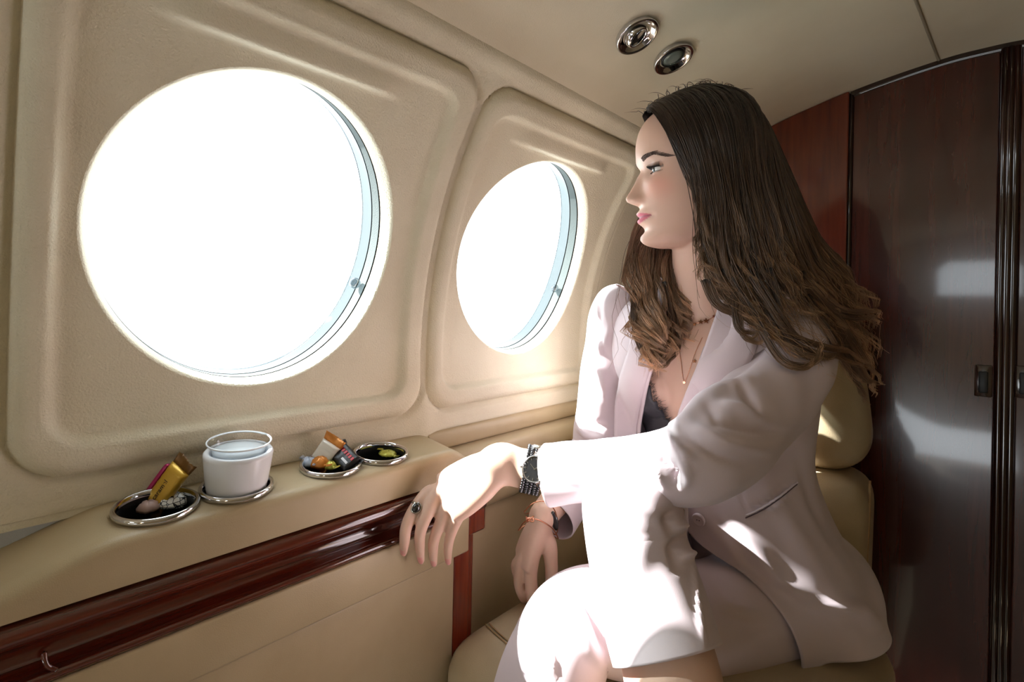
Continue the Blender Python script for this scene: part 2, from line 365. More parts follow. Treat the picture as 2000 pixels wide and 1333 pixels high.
bm = bmesh.new(); vo = [bm.verts.new((XF, y, z)) for y, z in ol]; vi = [bm.verts.new((XF, y, z)) for y, z in hole]
eo = [bm.edges.new((vo[i], vo[(i+1) % len(vo)])) for i in range(len(vo))]; ei = [bm.edges.new((vi[i], vi[(i+1) % 6])) for i in range(6)]
bmesh.ops.triangle_fill(bm, edges=eo+ei, use_beauty=True); me = bpy.data.meshes.new('wall_front'); bm.to_mesh(me); bm.free()
wf = bpy.data.objects.new('wall_front', me); COL.objects.link(wf); me.materials.append(M_FAB); struct(wf)
V, F = rbox((XF-.02, -hy-.01, hz0-.01), (XF-.014, hy+.01, hz1+.01), 0); ws = struct(mk('window_4', V, F, M_PANE, smooth=False)); ws['label'] = 'windscreen at the front end'
portal((XF-.05, 0, 1.21), (1, 0, 0), .44)

# rear bulkhead of glossy mahogany
def bulk_outline(y0, y1, top_inset=.0, zb=.03):
    ys = np.sin(np.linspace(math.asin(y0/.69), math.asin(y1/.69), 48))*.69; lim = []
    for y in ys:
        zc = np.interp(y, cprof[::-1, 0], cprof[::-1, 1])
        if abs(y) > .5275: zc = ZC+math.sqrt(max(RC**2-y*y, 0))
        lim.append((y, zc-top_inset))
    return lim+[(y1, zb), (y0, zb)]
def board(name, y0, y1, x0, x1, mt, parent=None, inset=.0, zb=.03):
    pl = np.array(bulk_outline(y0, y1, inset, zb)); a = np.column_stack([np.full(len(pl), x0), pl]); b = np.column_stack([np.full(len(pl), x1), pl])
    V, F = prism(None, a, b, 0); o = mk(name, V, F, mt, parent, smooth=False); fix_normals(o)
    bv = o.modifiers.new('bevel', 'BEVEL'); bv.width = .0025; bv.segments = 2; bv.limit_method = 'ANGLE'; return o
wr = struct(board('wall_rear', -.684, .684, XB, XB+.02, M_DARK, zb=.0))
def yat(u, v=600, X=XB): r = ray(u, v); return r[1]*X/r[0]
ya, yb, yc = yat(1657), yat(1946), yat(1984)
board('wall_panel', ya+.002, .6835, XB-.030, XB, M_WOODL, wr, .002)
d1 = struct(board('door_1', yb+.001, ya-.004, XB-.016, XB, M_WOODZ, None, .012)); d1['label'] = 'left glossy mahogany door leaf of the rear bulkhead'
d2 = struct(board('door_2', -.40, yc-.001, XB-.016, XB, M_WOODZ, None, .012)); d2['label'] = 'right glossy mahogany door leaf of the rear bulkhead'
board('wall_panel', -.6835, -.402, XB-.016, XB, M_WOODZ, wr, .002)
hd = np.array([(y, z) for y, z in zip(np.linspace(ya, -.6, 50), np.interp(np.linspace(ya, -.6, 50), cprof[::-1, 0], cprof[::-1, 1]))])
o = mk('header_trim', *tube(np.column_stack([np.full(50, XB-.012), hd[:, 0], hd[:, 1]-.006, np.full(50, .012), np.full(50, .006)]), 50, 10, up=(1, 0, 0)), M_WOODD, wr)
def bead(y, r, x=XB-.016, z0=.03, z1=1.50):
    zt = np.interp(y, cprof[::-1, 0], cprof[::-1, 1])-.01
    return mk('bead_moulding', *tube([(x, y, z0, r, r), (x, y, .5, r, r), (x, y, 1.0, r, r), (x, y, zt, r, r)], 6, 14, up=(1, 0, 0)), M_WOODD, wr)
for y, r in ((ya, .0055), (yb-.005, .006), ((yb+yc)/2, .007), (yc+.005, .006)): bead(y, r)
def latch(u0, v0, u1, v1, parent):
    y0, y1 = yat(u1), yat(u0); zt = (CAM+ray(u0, v0)*(XB/ray(u0, v0)[0]))[2]; zb = (CAM+ray(u0, v1)*(XB/ray(u0, v1)[0]))[2]
    V, F = merge(rbox((XB-.020, y0, zb), (XB-.014, y1, zt), .0025, 2)); f = mk('latch_frame', V, F, M_WOODD, parent); autosmooth(f)
    V, F = rbox((XB-.024, y0+.006, zb+.008), (XB-.018, y1-.006, zt-.012), .0025, 2); autosmooth(mk('latch_flap', V, F, M_BLACK, f))
latch(1906, 711, 1941, 772, d1); latch(1984, 713, 2018, 775, d2)

# ceiling vents
def vent(u, v, name, label, kind):
    p, n = ceil_hit(u, v); p = p+n*.0062; Bm = basis(n, (1, 0, 0)); root = thing(name, label, 'vent' if kind == 'air' else 'reading light', p, None); sc = .0345/.034
    V, F = lathe(np.array([(.034, -.012), (.034, -.002), (.0345, .002), (.033, .0042), (.031, .0040), (.0285, .001), (.026, -.006), (.021, -.0105), (.0205, -.0108)])*[sc, sc*.55], 64, p, Bm); under(mk('bezel', V, F, M_CHROME), root)
    if kind == 'air':
        ax = nrm(n+np.array([.25, -.30, .0])); B2 = basis(ax, (1, 0, 0))
        V, F = lathe([(.0205, -.0055), (.0200, -.001), (.0185, .0025), (.0165, .0042), (.0148, .0040), (.0144, .002), (.0140, -.004)], 48, p, B2); b = under(mk('nozzle', V, F, M_CHROME), root)
        V, F = lathe([(.0142, -.004), (.010, -.0043), (.0, -.0043)], 40, p, B2); under(mk('nozzle_core', V, F, M_BLACK), root)
        V, F = tube([(*(p+B2@np.array([-.0125, 0, -.002])), .0013, .0016), (*(p+B2@np.array([0, 0, -.002])), .0013, .0016), (*(p+B2@np.array([.0125, 0, -.002])), .0013, .0016)], 6, 8, up=n); under(mk('nozzle_vane', V, F, M_DARK), root)
    else:
        V, F = lathe([(.0212, -.0058), (.0205, -.0022), (.0185, -.0015), (.0182, -.0028)], 48, p, Bm); under(mk('lens_ring', V, F, M_BLACK), root)
        V, F = lathe([(.0, -.0018), (.010, -.0020), (.0185, -.0030), (.0185, -.004)], 48, p, Bm); under(mk('lens', V, F, mat('grey_lens', (120, 132, 126), .18, coat=.6)), root)
vent(1242, 66, 'air_vent', 'chrome ceiling air vent with a dark open nozzle', 'air')
vent(1313, 111, 'reading_light', 'chrome ceiling reading light with a grey round lens', 'lamp')
# ------------------------------------------------------------------ side ledge, rail and lower panels
def lerp_tab(tab, x): t = np.array(tab); return float(np.interp(x, t[:, 0], t[:, 1]))
LX = np.unique(np.concatenate([np.linspace(-.6, .0, 8), np.linspace(.0, .11, 18), np.linspace(.11, .51, 24), np.linspace(.51, .583, 18)]))
DZ = [(-.6, -.030), (.0, -.030), (.03, -.0225), (.088, -.003), (.104, 0), (.517, 0), (.526, -.003), (.605, -.058)]
def ledge_prof(dz):
    f = .588; top = .7705+dz
    p = [(.677, top+.0090), (.640, top+.0048), (.606, top+.0014), (.600, top+.0008), (.594, top-.0008), (.590, top-.004), (f, top-.009)]
    p[-1] = (f, max(top-.009, .7250)); p += [(f, max(top-.014, .7246))]; p += [(f+.001, .7242), (f+.003, .7236), (.612, .7234), (.690, .7234)]
    return p
def smooth_tab(x):
    xs = np.linspace(x-.012, x+.012, 9); return float(np.mean([lerp_tab(DZ, q) for q in xs]))
V = np.array([[x, y, z] for x in LX for y, z in ledge_prof(smooth_tab(x))]); n = 12
F = [list(q) for q in gfaces(len(LX), n, False, True)]+[list(range(n))[::-1], [(len(LX)-1)*n+j for j in range(n)]]
ledge = thing('side_ledge', 'tan leather side ledge with round cup holders under the windows', 'ledge', (.3, .63, .72))
ltop = under(mk('cushioned_top', V, F, M_LEA), ledge); fix_normals(ltop)

def ledge_z(Y): return .7705+.0008+(Y-.600)*.105
CUPS = [(.1440, .6335), (.2225, .6335), (.3385, .6325), (.4150, .6315)]
tilt = nrm(np.array([0, -.10, 1.0])); BC = basis(tilt, (1, 0, 0))
cup_lab = ['chrome-rimmed cup holder with a gold wrapped bar standing in it', 'chrome-rimmed cup holder under the white bowl', 'chrome-rimmed cup holder heaped with wrapped sweets', 'chrome-rimmed cup holder nearest the woman, almost empty']
cuproots = []; WELL = .034
cutv = [lathe([(.0, .02), (.0345, .02), (.0345, -WELL-.002), (.0, -WELL-.002)], 48, np.array([x, y, ledge_z(y)]), BC) for x, y in CUPS]
V, F = merge(*cutv); cut = mk('cutter', V, F, None); fix_normals(cut)
bo = ltop.modifiers.new('b', 'BOOLEAN'); bo.object = cut; bo.operation = 'DIFFERENCE'; bo.solver = 'EXACT'
me_ = bpy.data.meshes.new_from_object(ltop.evaluated_get(bpy.context.evaluated_depsgraph_get())); ltop.modifiers.clear(); ltop.data = me_; bpy.data.objects.remove(cut); autosmooth(ltop, 50)
for (x, y), lb in zip(CUPS, cup_lab):
    c = np.array([x, y, ledge_z(y)]); r = thing('cup_holder', lb, 'cup holder', c, 'cup holders along the ledge')
    V, F = lathe([(.0335, -.004), (.0372, -.001), (.0388, .001), (.0392, .0040), (.0384, .0066), (.0366, .0074), (.0350, .0066), (.0340, .003), (.0336, -.004)], 72, c, BC); under(mk('chrome_rim', V, F, M_CHROME), r)
    V, F = lathe([(.0337, .001), (.0333, -.010), (.0320, -WELL+.004), (.029, -WELL+.0005), (.0, -WELL+.0003)], 48, c, BC); under(mk('dark_well', V, F, M_BLACK), r); cuproots.append(c)
def cup_local(k, a, b, h): return cuproots[k]+BC@np.array([a, b, h])      # a,b in the ring plane; basis col0 = , col1 =

# white bowl with a clear plastic cup
c = cuproots[1]+tilt*.0010
bowl = thing('bowl', 'white tapered bowl standing on the second cup holder, a clear cup inside', 'bowl', c)
V, F = lathe([(0, -.010), (.0285, -.010), (.0305, -.002), (.0312, .0015), (.0336, .018), (.0362, .042), (.0362, .0445), (.0345, .0466), (.0315, .0470), (.0300, .0452), (.028, .030), (.020, .018), (0, .018)], 72, c, BC); under(mk('body', V, F, M_WHITE), bowl)
cc = cuproots[1]+tilt*.0275; cup = thing('plastic_cup', 'clear plastic cup sitting inside the white bowl', 'cup', cc)
M_CUP = thin_glass('clear_plastic', (.93, .94, .95), .09)
V, F = lathe([(0, 0), (.0255, 0), (.0262, .001), (.0285, .024), (.0315, .0285), (.0335, .0300), (.0338, .0312), (.0325, .0314), (.0308, .0298), (.0280, .0255), (.0252, .002), (0, .0012)], 72, cc, BC); under(mk('shell', V, F, M_CUP), cup)
V, F = lathe([(.0320, .0300), (.0332, .0316), (.0342, .0306), (.0334, .0292)], 72, cc, BC, close=True); under(mk('rim', V, F, mat('clear_rim_edge', (236, 240, 244), .12, spec=.8)), cup)
# the milky filling in the cup
V, F = lathe([(0, .0005), (.0250, .0006), (.0276, .0200), (.0276, .0207), (0, .0210)], 48, cc, BC); fl = mk('wax_filling', V, F, mat('milky_wax', (214, 222, 226), .25, spec=.4)); under(fl, cup)

# wrapped sweets
def sachet(name, label, p, ax, up, ln, wd, th, mt, mt_end=None, cat='sweet', crimp=.006, seed=0, group='wrapped sweets in the cup holders'):
    """a wrapped bar: pillow body with two crimped flat ends. ax = long axis, up = face normal"""
    ax = nrm(ax); up = nrm(np.asarray(up, float)-(np.asarray(up, float)@ax)*ax); sd = np.cross(up, ax); r = thing(name, label, cat, p, group); rg = np.random.default_rng(seed)
    nu, nv = 15, 20; us = np.linspace(-.5, .5, nu); t = np.linspace(0, 2*np.pi, nv, endpoint=False); V = []
    for u in us:
        e = min(1, (0.5-abs(u))/.10); hh = th*(.16+.84*math.sqrt(max(0, 1-(1-e)**2))); ww = wd*(1.0-.10*e)
        for a in t:
            cx = math.copysign(abs(math.cos(a))**.55, math.cos(a)); sx = math.copysign(abs(math.sin(a))**.6, math.sin(a))
            wob = 1+.05*rg.standard_normal(); V.append(p+ax*(u*ln)+sd*(cx*ww/2)+up*(sx*hh/2*wob))
    F = [list(q) for q in gfaces(nu, nv, False, True)]+[list(range(nv))[::-1], [(nu-1)*nv+j for j in range(nv)]]
    under(fix_normals(mk('wrapper', np.array(V), F, mt)), r)
    for s in (-1, 1):
        V, m_ = [], 13
        for i in range(4):
            for j in range(m_):
                q = (j/(m_-1)-.5); V.append(p+ax*s*(ln*.49+crimp*i/3)+sd*q*wd*(1+.12*i/3)+up*(th*.10*((j % 2)*2-1)*(.4+.6*i/3)+th*.25*math.sin(6*q+seed)*i/3))
        o = under(mk('crimped_end', np.array(V), gfaces(4, m_), mt_end or mt), r); sl = o.modifiers.new('thickness', 'SOLIDIFY'); sl.thickness = .0004
    return r
def foil(name, rgb, rough=.32, metal=.35, spec=.6): return mat(name, rgb, rough, metal=metal, spec=spec)
M_GOLD = foil('gold_wrapper', (214, 172, 62)); M_MAG = foil('magenta_wrapper', (170, 30, 96)); M_ORANGE = foil('orange_wrapper', (214, 138, 60)); M_BLKW = mat('black_wrapper', (30, 27, 28), .35)
M_REDW = mat('red_print', (206, 48, 56), .4); M_CLRW = mat('pale_cellophane', (222, 216, 204), .18, spec=.8); M_YEL = foil('yellow_green_wrapper', (200, 196, 84)); M_BLUEW = mat('pale_blue_wrapper', (196, 210, 232), .3); M_BRN = mat('bronze_wrapper', (120, 84, 40), .35, metal=.3)
CX, CYv, CZv = BC[:, 0], BC[:, 1], BC[:, 2]
# 1: gold bar leaning up out of the first holder
p0, p1 = P(300, 988, .560), P(353, 915, .566); axg = p1-p0; upg = -nrm(FW+np.array([0, 0, -.5])); lg = np.linalg.norm(axg)
ctr = (p0+p1)/2; axn = nrm(axg); upn = nrm(upg-(upg@axn)*axn); sdn = np.cross(upn, axn)
gold = sachet('chocolate_bar', 'gold and magenta wrapped chocolate bar leaning out of the first cup holder', ctr, axg, upg, lg, .027, .012, M_GOLD, M_BRN, 'chocolate', .012, 3)
sg = 1 if (sdn@RX) < 0 else -1
V, F = rbox((-.5, -.5, -.5), (.5, .5, .5), .18, 3); V = V*np.array([lg*.86, .0050, .0100]); W = ctr-axn*lg*.03+V[:, :1]*axn+(V[:, 1:2]+sg*.0142)*sdn+V[:, 2:]*upn; under(mk('magenta_side', W, F, M_MAG), gold)
tx = bpy.data.curves.new('lettering', 'FONT'); tx.body = 'caramel'; tx.size = .0075; tx.extrude = .0001; tx.align_x = 'CENTER'
to = bpy.data.objects.new('lt', tx); COL.objects.link(to); bpy.context.view_layer.update(); me = bpy.data.meshes.new_from_object(to); bpy.data.objects.remove(to)
vs = np.array([v.co[:] for v in me.vertices]); W = ctr+axn*(vs[:, :1]-.004)-sdn*np.sign(np.cross(axn, sdn)@upn)*(-vs[:, 1:2]+.001)+upn*(.00625+vs[:, 2:])
me.vertices.foreach_set('co', W.astype(np.float32).ravel()); me.materials.append(mat('dark_brown_print', (58, 34, 22), .5)); o = bpy.data.objects.new('lettering', me); COL.objects.link(o); under(o, gold)
# black and white patterned round sweet + pink-grey twist in the first holder
def domed(name, label, p, r, h, mt, group='wrapped sweets in the cup holders', up=tilt, seed=1, twist=True):
    rg = np.random.default_rng(seed); root = thing(name, label, 'sweet', p, group); B = basis(up, (1, 0, 0))
    V, F = lathe([(0, h), (r*.4, h*.96), (r*.75, h*.72), (r, h*.3), (r*.96, 0), (0, 0)], 26, (0, 0, 0)); V = V*(1+.06*rg.standard_normal((len(V), 1))); under(mk('wrapper', p+V@B.T, F, mt), root)
    if twist:
        for s in (-1, 1):
            q = np.array([[s*r*.9, 0, h*.3, .002, .002], [s*r*1.15, .001, h*.4, .0016, .0016], [s*r*1.6, .002*s, h*.6, .006, .0012]]); V, F = tube(q, 8, 12); under(mk('twisted_end', p+V@B.T, F, mt), root)
    return root
M_BW = mat('black_white_print', (230, 230, 228), .3); b_ = M_BW.node_tree.nodes['Principled BSDF']; tc = N(M_BW, 'ShaderNodeTexCoord'); vo = N(M_BW, 'ShaderNodeTexVoronoi'); vo.inputs['Scale'].default_value = 190; vo.feature = 'DISTANCE_TO_EDGE'
rp = N(M_BW, 'ShaderNodeValToRGB'); rp.color_ramp.interpolation = 'CONSTANT'; rp.color_ramp.elements[0].color = lin((24, 30, 44)); rp.color_ramp.elements[1].color = lin((232, 234, 232)); rp.color_ramp.elements[1].position = .055
L(M_BW, tc.outputs['Object'], vo.inputs['Vector']); L(M_BW, vo.outputs['Distance'], rp.inputs[0]); L(M_BW, rp.outputs[0], b_.inputs['Base Color'])
def at_ring(u, v, k): r = ray(u, v); c = cuproots[k]-tilt*(.009, 0, .001, .006)[k]; t = ((c-CAM)@tilt)/(r@tilt); return CAM+r*t
domed('wrapped_sweet', 'black and white patterned round sweet in the first cup holder', at_ring(338, 983, 0), .0165, .011, M_BW, seed=2, twist=False)
domed('wrapped_sweet', 'pinkish grey wrapped sweet beside the gold bar', at_ring(290, 995, 0), .0105, .009, mat('pink_grey_wrapper', (186, 158, 150), .4), seed=3, twist=False)
# third holder
pm = at_ring(640, 905, 2)
def up_at(u, v, D): return P(u, v, D)
D3 = float(proj(pm)[2])-.006
a0, a1 = P(625, 902, D3+.003), P(648, 868, D3+.010)
sachet('wrapped_sweet', 'clear wrapped orange-ended sweet on top of the heap', (a0+a1)/2, a1-a0, -FW+np.array([0, 0, .5]), np.linalg.norm(a1-a0)*1.05, .030, .014, M_CLRW, M_ORANGE, 'sweet', .011, 11)
a0, a1 = P(660, 880, D3+.014), P(690, 911, D3-.004); rb = sachet('wrapped_sweet', 'black wrapped sweet with red print leaning in the third cup holder', (a0+a1)/2, a1-a0, -FW+np.array([0, 0, .9]), np.linalg.norm(a1-a0)*1.02, .030, .012, M_BLKW, M_BLKW, 'sweet', .006, 12)
ax_ = nrm(a1-a0); u_ = nrm((-FW+np.array([0, 0, .9]))-((-FW+np.array([0, 0, .9]))@ax_)*ax_); s_ = np.cross(u_, ax_); cB = (a0+a1)/2
if s_@RX < 0: s_ = -s_
for i in range(6):
    V, F = rbox((-.0016, -.0024, -.0003), (.0016, .0024, .0003), 0); W = cB+ax_*(-.013+.005*i)+V[:, :1]*ax_+(V[:, 1:2]+.0045)*s_+(V[:, 2:]+.0063)*u_; under(mk('red_mark', W, F, M_REDW, smooth=False), rb)
V, F = rbox((-.006, -.0016, -.0003), (.006, .0016, .0003), 0); W = cB+ax_*.006+V[:, :1]*ax_+(V[:, 1:2]-.004)*s_+(V[:, 2:]+.0063)*u_; under(mk('white_print', W, F, M_WHITE, smooth=False), rb)
domed('wrapped_sweet', 'orange foil wrapped sweet at the front of the third cup holder', at_ring(626, 910, 2), .0125, .012, M_ORANGE, seed=4)
domed('wrapped_sweet', 'pale blue and white wrapped sweet in the third cup holder', at_ring(602, 908, 2), .0105, .010, M_BLUEW, seed=5)
domed('wrapped_sweet', 'yellow wrapped sweet in the third cup holder', at_ring(646, 915, 2), .0075, .009, M_YEL, seed=6)
domed('wrapped_sweet', 'yellow-green wrapper lying in the cup holder nearest the woman', at_ring(757, 888, 3), .0130, .0055, M_YEL, seed=7)

# mahogany rail: bead, channel, lip - swept along the cabin
RX0, RX1 = -.6, .548
rail = thing('mahogany_rail', 'glossy red mahogany rail with a finger channel under the tan ledge', 'rail', (.2, .59, .69))
ang = np.linspace(math.pi*.55, math.pi*1.55, 9)
bead_ = [(.590+.0085*math.cos(a), .7115+.0095*math.sin(a)) for a in ang]
prof = [(.640, .7222), (.598, .7222)]+bead_+[(.596, .7010), (.603, .6965), (.6065, .690), (.6065, .682), (.604, .6765), (.600, .6740), (.592, .6735), (.584, .6738), (.5815, .6715), (.5812, .6685), (.583, .6655), (.589, .6640), (.640, .6640)]
V, F = sweepX(prof, np.linspace(RX0, .50, 12)); o = under(mk('rail_moulding', V, F, M_WOODX), rail); fix_normals(o); autosmooth(o, 60)
V, F = rbox((.476, .583, .664), (.5865, .640, .7222), .004, 3); V[:, 2] = V[:, 2]-(V[:, 0] > .55)*.0
o = under(mk('end_block', V, F, M_WOODX), rail); autosmooth(o)
V, F = rbox((.5475, .5845, .628), (.5865, .640, .712), .006, 3); o = under(mk('corner_block', V, F, M_WOODP), rail); autosmooth(o)
V, F = merge(rbox((.523, .590, .02), (.556, .64, .66), .003, 2)); o = under(mk('upright_post', V, F, M_WOODP), rail); autosmooth(o)
V, F = rbox((.5475, .5925, .02), (.566, .64, .64), .003, 2); o = under(mk('upright_bead', V, F, M_WOODP), rail); autosmooth(o)
V, F = tube([(.062, .5835, .6735, .0022, .0022), (.057, .5840, .6775, .0022, .0022), (.0545, .5850, .684, .0022, .0022), (.054, .588, .690, .0022, .0022)], 12, 8, up=(1, 0, 0)); under(mk('channel_end_bead', V, F, M_WOODX), rail)
# table lid and lower side panel
lid = thing('folding_table', 'beige leather lid of the fold-out table below the mahogany rail', 'table', (.2, .588, .635))
V, F = rbox((-.6, .5815, .6075), (.5465, .5895, .6636), .0035, 3); o = under(mk('lid_pad', V, F, M_LEA), lid); autosmooth(o)
sp = struct(empty('trim_2', (.2, .6, .3))); sp['label'] = 'beige leather lower side panel below the table lid'
V, F = rbox((-.6, .588, .03), (.5225, .64, .6065), .004, 3); o = under(mk('panel_board', V, F, M_LEA), sp); autosmooth(o)

# upholstered wall beside the seat with its armrest pad
arm = struct(empty('trim_1', (.9, .63, .66))); arm['label'] = 'tan leather wall lining and armrest pad beside the seat'
def smooth_prof(p, n): return cr(p, n)
prof = smooth_prof([(.678, .779), (.6705, .7775), (.666, .772), (.664, .762), (.666, .750), (.671, .7455)], 24)
V, F = sweepX(list(map(tuple, prof))+[(.69, .745), (.69, .779)], np.linspace(.530, XB-.035, 6)); o = under(mk('upper_band', V, F, M_LEA), arm); fix_normals(o); autosmooth(o, 60)
prof = smooth_prof([(.672, .7455), (.655, .742), (.646, .735), (.643, .720), (.645, .706), (.652, .7005)], 24)
V, F = sweepX(list(map(tuple, prof))+[(.69, .70), (.69, .7455)], np.linspace(.568, XB-.035, 6)); o = under(mk('middle_band', V, F, M_LEA), arm); fix_normals(o); autosmooth(o, 60)
prof = smooth_prof([(.652, .7000), (.634, .6985), (.622, .690), (.617, .672), (.620, .652), (.631, .6405), (.650, .638)], 30)
V, F = sweepX(list(map(tuple, prof))+[(.69, .638), (.69, .70)], np.linspace(.590, XB-.035, 6)); o = under(mk('arm_pad', V, F, M_LEA), arm); fix_normals(o); autosmooth(o, 60)
V, F = sweepX([(.650, .6375), (.640, .636), (.634, .626), (.630, .45), (.625, .03), (.69, .03), (.69, .6375)], np.linspace(.590, XB-.035, 6)); o = under(mk('lower_panel', V, F, M_LEA), arm); fix_normals(o); autosmooth(o, 60)

# ------------------------------------------------------------------ the seat
seat = thing('cabin_seat', 'tan leather cabin seat with stitched cushion that the woman sits on', 'seat', (.85, .35, .03))
def pillow(lo, hi, r, crown, n=40, axis=2):
    V, F = [], []
    bm = bmesh.new(); bmesh.ops.create_cube(bm, size=2); bmesh.ops.subdivide_edges(bm, edges=list(bm.edges), cuts=13, use_grid_fill=True)
    c = (np.array(lo)+np.array(hi))/2; h = (np.array(hi)-np.array(lo))/2
    V = np.array([v.co[:] for v in bm.verts]); F = [[v.index for v in f.verts] for f in bm.faces]; bm.free()
    Q = V*h; inner = np.clip(Q, -(h-r), h-r); d = Q-inner; ln = np.linalg.norm(d, axis=1, keepdims=True)
    Q = inner+np.where(ln > 1e-9, d/np.maximum(ln, 1e-9)*r*np.minimum(1, 1), 0)
    o1, o2 = [a for a in range(3) if a != axis]; k = (1-np.clip(np.abs(V[:, o1]), 0, 1)**2.5)*(1-np.clip(np.abs(V[:, o2]), 0, 1)**2.5)
    Q[:, axis] += np.sign(V[:, axis])*crown*k*(np.abs(V[:, axis]) > .6)
    return Q+c, F
V, F = pillow((.480, .084, .355), (1.06, .588, .500), .055, .016); V[:, 2] -= .035*sstep(.62, 1.0, V[:, 0])
cush = under(mk('seat_cushion', V, F, M_SEAT), seat); cush.modifiers.new('s', 'SUBSURF').render_levels = 1
# stitched double seam round the cushion
from mathutils.bvhtree import BVHTree
bvh = BVHTree.FromPolygons([Vector(v) for v in V], F)
def cast(u, v, bv=None, off=.0):
    h = (bv or bvh).ray_cast(Vector(CAM), Vector(nrm(ray(u, v)))); 
    return None if h[0] is None else np.array(h[0])+np.array(h[1])*off
for dx, dy in ((0, 0), (-3, 5)):
    pts = [cast(u+dx, v+dy, None, .0004) for u, v in cr([(912, 1186), (930, 1196), (948, 1212), (975, 1238), (1010, 1268), (1048, 1297), (1100, 1332)], 40)]
    pts = [p for p in pts if p is not None]; V2, F2 = tube([(*p, .0011, .0009) for p in pts], len(pts)*2, 8); under(mk('seam_cord', V2, F2, M_THREAD), seat)
V, F = pillow((.60, .14, .031), (1.04, .56, .36), .03, .0); under(mk('seat_base', V, F, M_SEAT), seat)
def back_part(name, z0, z1, crown, r=.05):
    V, F = pillow((1.065, .140, z0), (1.225, .590, z1), r, crown, axis=0); V[:, 0] += (V[:, 2]-.55)*.14; V[:, 1] = .365+(V[:, 1]-.365)*(1-.16*sstep(.70, 1.03, V[:, 2])); o = under(mk(name, V, F, M_SEAT), seat); o.modifiers.new('s', 'SUBSURF').render_levels = 1; return o
back_part('backrest', .36, .690, .020); back_part('headrest', .685, 1.010, .030, .075)
V, F = tube([(1.10, .1412, .48, .002, .0012), (1.125, .1402, .62, .002, .0012), (1.135, .1412, .685, .002, .0012)], 20, 8, up=(1, 0, 0)); under(mk('side_piping', V, F, M_THREAD), seat)
# ------------------------------------------------------------------ the woman: body
WOMAN = thing('person', 'woman in a pale pink trouser suit sitting sideways, looking out of the window', 'person', (.95, .31, .50))
HC = np.array([.7790, .3290, 1.211])                     # head centre
_yaw = math.atan2(.766, -.642); _pit = math.radians(-5)
HF = np.array([math.cos(_yaw)*math.cos(_pit), math.sin(_yaw)*math.cos(_pit), math.sin(_pit)]); HL = nrm(np.cross([0, 0, 1], HF)); HU = np.cross(HF, HL)
HM = np.stack([HF, HL, HU], 1)
def hw(p): return HC+np.asarray(p, float)@HM.T           # head-local (forward, left, up) -> world
def hl(p): return (np.asarray(p, float)-HC)@HM
def tab(zs, vs, z):
    zs, vs = np.array(zs), np.array(vs); n = 400; zz = np.linspace(zs[0], zs[-1], n); i = np.interp(z, zs, np.arange(len(zs)))
    c = cr(vs[:, None], n)[:, 0]; return np.interp(i, np.linspace(0, len(zs)-1, n), c)
HZ = [-.118, -.112, -.10, -.085, -.07, -.05, -.03, -.01, .01, .03, .05, .07, .085, .10, .108, .1125]
HXF = [.062, .080, .0885, .0865, .0875, .0885, .0885, .0870, .0860, .0900, .0890, .0830, .072, .051, .030, .004]
HW_ = [.016, .0265, .036, .0435, .0500, .0560, .0610, .0650, .0675, .0695, .0700, .066, .058, .042, .026, .004]
HXB = [.030, .012, -.008, -.025, -.045, -.062, -.078, -.090, -.097, -.099, -.096, -.087, -.075, -.052, -.030, -.004]
def g(a, s): return np.exp(-(a/s)**2)
def head_mesh():
    nz, nf = 200, 220
    z = np.linspace(-.118, .1124, nz); ph = np.linspace(-np.pi, np.pi, nf, endpoint=False)
    xf, w, xb = tab(HZ, HXF, z), tab(HZ, HW_, z), tab(HZ, HXB, z); xc = np.where(z > -.03, -.008, -.008+(-.03-z)*.45)
    xc = np.minimum(xc, xf-.02); Z, PH = np.meshgrid(z, ph, indexing='ij'); c, s = np.cos(PH), np.sin(PH); k = c > 0
    e = np.interp(z, [-.11, -.07, -.02, .05], [.96, .90, .84, .88])[:, None]
    X = np.where(k, xc[:, None]+(xf-xc)[:, None]*np.abs(c)**e, xc[:, None]-(xc-xb)[:, None]*np.abs(c)); Y = w[:, None]*np.sign(s)*np.abs(s)**np.where(k, .96, 1.0)
    f = sstep(.0, .35, c); aY = np.abs(Y); d = np.zeros_like(X)
    # nose
    ridge = np.interp(Z, [-.052, -.0475, -.0445, -.040, -.034, -.026, -.012, .004, .014], [0, .002, .0140, .0222, .0230, .0172, .0090, .0032, 0]); sig = np.interp(Z, [-.05, -.038, -.02, .01], [.0105, .0105, .0078, .0070])
    d += ridge*np.exp(-(np.abs(Y)/sig)**2.2)
    d += .0088*g(aY-.0122, .0055)*g(Z+.0405, .0062)-.004*g(aY-.0068, .0032)*g(Z+.0478, .0026)
    # lips
    d += .0062*g(Z+.0605, .0052)*g(Y, .0175)+.0064*g(Z+.0735, .0054)*g(Y, .0155)-.0048*g(Z+.0668, .0018)*np.exp(-(aY/.0225)**4)
    d -= .0012*g(Y, .0028)*g(Z+.054, .005); d -= .0026*g(aY-.0245, .0045)*g(Z+.0672, .005)
    d += .0032*g(Z+.067, .014)*g(Y, .024)
    d -= .0040*g(Z+.0875, .0065)*g(Y, .020); d += .0055*g(Z+.104, .012)*g(Y, .0165)
    # sockets, brows, cheeks
    d -= .0105*g(aY-.030, .0135)*g(Z-.001, .0105); d += .0028*g(aY-.028, .018)*g(Z-.021, .007); d -= .003*g(Y, .010)*g(Z-.006, .008)
    d += .0045*g(aY-.040, .017)*g(Z+.024, .018); d -= .002*g(aY-.038, .014)*g(Z+.062, .016)
    X = X+d*f
    V = np.stack([X, Y, Z], -1).reshape(-1, 3); F = [list(q) for q in gfaces(nz, nf, False, True)]
    F += [list(range(nf))[::-1], [(nz-1)*nf+j for j in range(nf)]]
    return V, F
